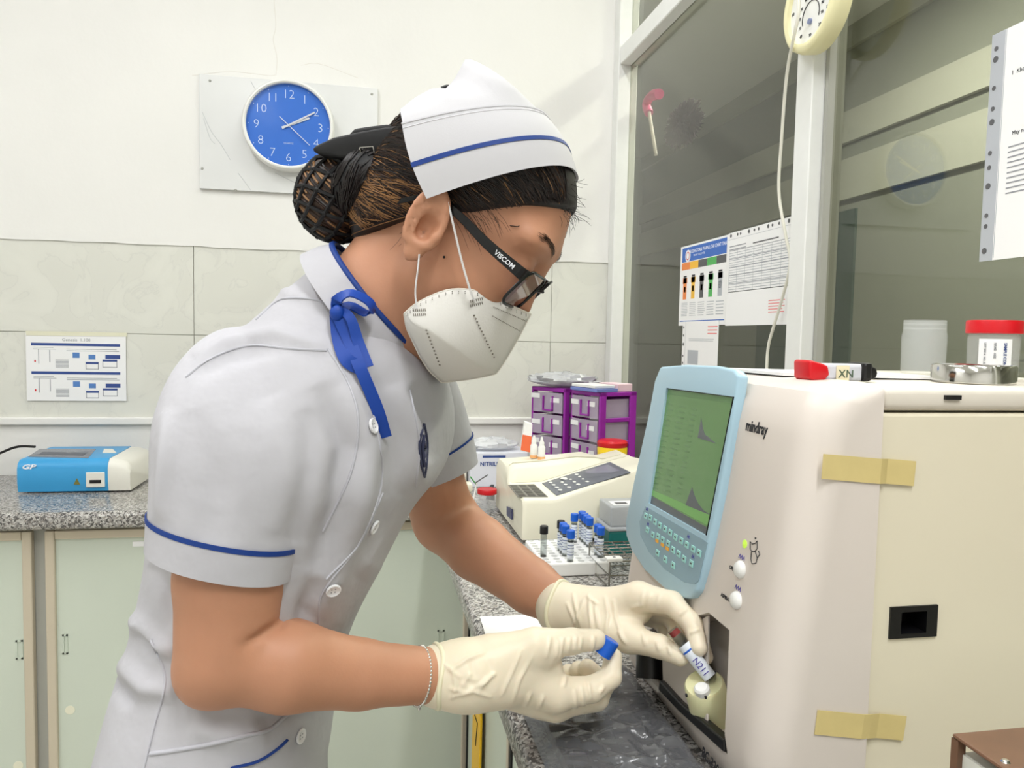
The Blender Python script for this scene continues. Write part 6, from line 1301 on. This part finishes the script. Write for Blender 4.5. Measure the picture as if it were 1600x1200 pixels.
for cx_, cy_, rot in ((655, 488, -0.05), (744, 474, -0.25)):
    for k in range(7):
        for rr_ in (0, 1):
            x = cx_-9+3*k; y = cy_-5+rr_*7+rot*3*k; a, b = mhit(x, y), mhit(x+0.8, y+4)
            if a is not None and b is not None: stc.tube([a, b], 0.00035, 4)
for i in range(40):
    t = i/39
    for o_ in (3.2, 6.0):
        q_ = topc[int(t*23)]; x, y = projpx(h2w(q_)); p = mhit(x+0.5, y+o_)
        if p is not None: stc.ellipsoid(p, (0.00045,)*3, 5, 4)
for i in range(22):
    t = i/21
    for (xa, ya), (xb, yb) in (((770, 494), (812, 517)), ((772, 480), (822, 502))):
        p = mhit(xa+(xb-xa)*t, ya+(yb-ya)*t)
        if p is not None: stc.ellipsoid(p, (0.0005,)*3, 5, 4)
tag(obj('mask_stitching', stc, mat('stitch_grey', (128, 122, 112), 0.8), mk), kind='stuff')
lp_ = MB(); a, b = mhit(741, 470), mhit(651, 482)
e1 = [hw(700, 316, -0.0835), hw(709, 355, -0.082), hw(722, 410, -0.078), hw(735, 455, -0.0735)]+([a] if a is not None else []); lp_.tube(bez(e1, 16), 0.0019, 6, flat=0.5)
e2 = [hw(655, 397, -0.086), hw(653, 420, -0.084), hw(649, 455, -0.078)]+([b] if b is not None else []); lp_.tube(bez(e2, 14), 0.0017, 6, flat=0.5); obj('ear_loop', lp_, M_paper, mk, smooth=60)

# ---- glasses
M_gl = mat('glasses_black', (18, 18, 20), 0.2); M_lens = glassmat('lens_tint', (205, 190, 194), 1.5, 0.02)
gx = 0.096
def rrect(y0, y1, z0, z1, r, n=6):
    out = []
    for (cy_, cz_, a0) in ((y1-r, z1-r, 0), (y0+r, z1-r, 90), (y0+r, z0+r, 180), (y1-r, z0+r, 270)):
        for k in range(n+1): a = math.radians(a0+90*k/n); out.append((cy_+r*math.cos(a), cz_+r*math.sin(a)))
    return out
gtilt = lambda y, z: np.array([gx+0.10*z-1.9*y*y, y, z])
gl = None
for s in (-1, 1):
    loop = [h2w(gtilt(s*y, z)) for y, z in rrect(0.0085, 0.061, -0.014, 0.0235, 0.010)]; m_ = MB(); m_.tube(loop+[loop[0], loop[1]], 0.0015, 6, caps=False)
    fr2 = obj('glasses' if gl is None else 'rim', m_, M_gl, body if gl is None else gl, smooth=60)
    if gl is None: gl = fr2; tag(gl, 'black framed glasses')
    obj('lens', MB().add(loop, [tuple(range(len(loop)))]), M_lens, gl)
    # temple: from hinge to above the ear
    A = gtilt(s*0.0615, 0.0165); tp_ = [A+np.array([0.001, 0, 0]), A+np.array([-0.006, s*0.006, 0]), np.array([0.05, s*0.0755, 0.0165]), np.array([0.018, s*0.0785, 0.019]), np.array([-0.012, s*0.0775, 0.016]), np.array([-0.034, s*0.076, -0.006])]; P_ = bez(tp_, 20); m_ = MB(); rows = []
    for i, p in enumerate(P_): hh_ = 0.0060-0.0028*min(1, i/14); rows.append([h2w(p+np.array([0, s*dy, dz*hh_])) for dy, dz in ((-0.0012, -1), (0.0012, -1), (0.0012, 1), (-0.0012, 1))])
    m_.loft(rows); tmpl = obj('temple', m_, M_gl, gl, bevel=0.0005, seg=1)
    if s < 0:
        q_ = np.array([0.060, -0.0772, 0.0142]); text('lettering', 'VISCOM', frame3(h2w(q_), tuple(h2w(P_[6])*-1+h2w(P_[3])), tuple(HU)), 0.0058, M_tw, tmpl, bold=0.0001)
m_ = MB(); m_.tube(bez([h2w(gtilt(-0.0085, 0.010)), h2w(gtilt(0, 0.013)+np.array([0.004, 0, 0])), h2w(gtilt(0.0085, 0.010))], 8), 0.0016, 6); obj('bridge', m_, M_gl, gl, smooth=60)
# shoes
for s in (-1, 1):
    w = np.array([0.1, 0.995, 0])*0.085*s; hp = PEL+w; ak = np.array([hp[0], hp[1]-0.01, 0.0])
    sdf_obj('shoe', lambda P, a=ak: smax(smin(rcone(P, a+np.array([-0.03, 0, 0.035]), a+np.array([0.14, -0.03, 0.028]), 0.042, 0.036), rcone(P, a+np.array([0, 0, 0.06]), a+np.array([0, 0, 0.09]), 0.045, 0.047), 0.03), -P[:, 2], 0.004), ak+np.array([-0.12, -0.12, -0.01]), ak+np.array([0.22, 0.1, 0.16]), 0.006, M_white, body, 1)

# ---- what the hands hold
ca_, cb_ = gp(936, 1020, 0.712), gp(956, 1003, 0.716); ax = cb_-ca_; ax /= np.linalg.norm(ax); c0 = (gp(938, 1016, 0.7135)+gp(955, 1006, 0.7135))/2
ax = gp(955, 1000, 0.7135)-gp(941, 1023, 0.7135); ax /= np.linalg.norm(ax); c0 = gp(949, 1011, 0.7060)
tag(obj('blue_tube_cap', MB().lathe([(0.0062, -0.0085), (0.0086, -0.009), (0.0086, 0.0075), (0.0078, 0.0085), (0, 0.0085), (0, 0.0065), (0.0062, 0.0065), (0.0062, -0.0085)], c0, ax, 28), M_cap, base=c0, smooth=35), 'bright blue tube cap pinched between gloved thumb and finger', 'cap')
ta, tb_ = gp(1050, 983, 0.726), gp(1114, 1064, 0.695); axis = tb_-ta; TL = np.linalg.norm(axis); axis /= TL
t = empty('held_blood_tube', ta, 'labelled clear blood tube held by gloved fingers over the yellow holder', 'tube')
r = 0.0068; obj('glass', MB().lathe([(r, 0), (r, TL*0.96), (r*0.7, TL), (0, TL+0.002), (0, TL-0.001), (r*0.86, TL*0.95), (r*0.86, 0), (r, 0)], ta, axis, 24), M_tubeg, t, smooth=40)
obj('label', MB().lathe([(r*1.02, TL*0.30), (r*1.04, TL*0.31), (r*1.04, TL*0.92), (r*1.02, TL*0.93)], ta, axis, 24), M_lab2, t, smooth=40); obj('label_ring', MB().lathe([(r*1.045, TL*0.40), (r*1.06, TL*0.405), (r*1.06, TL*0.425), (r*1.045, TL*0.43)], ta, axis, 24), M_cap, t)
obj('blood_smear', MB().lathe([(r*0.82, TL*0.03), (r*0.82, TL*0.12)], ta, axis, 20), mat('blood_red', (190, 40, 40), 0.3), t)
cpos = ta+axis*TL*0.56; vd = CAMP-cpos; vd -= axis*(vd @ axis); vd /= np.linalg.norm(vd); text('lettering', 'N211', frame3(cpos+vd*r*1.12-np.cross(vd, axis)*0.003*0, tuple(axis), tuple(np.cross(vd, axis))) @ Matrix.Translation((0, -0.004, 0)), 0.0095, mat('pen_violet', 0), t, depth=0.0001, sx=0.9)
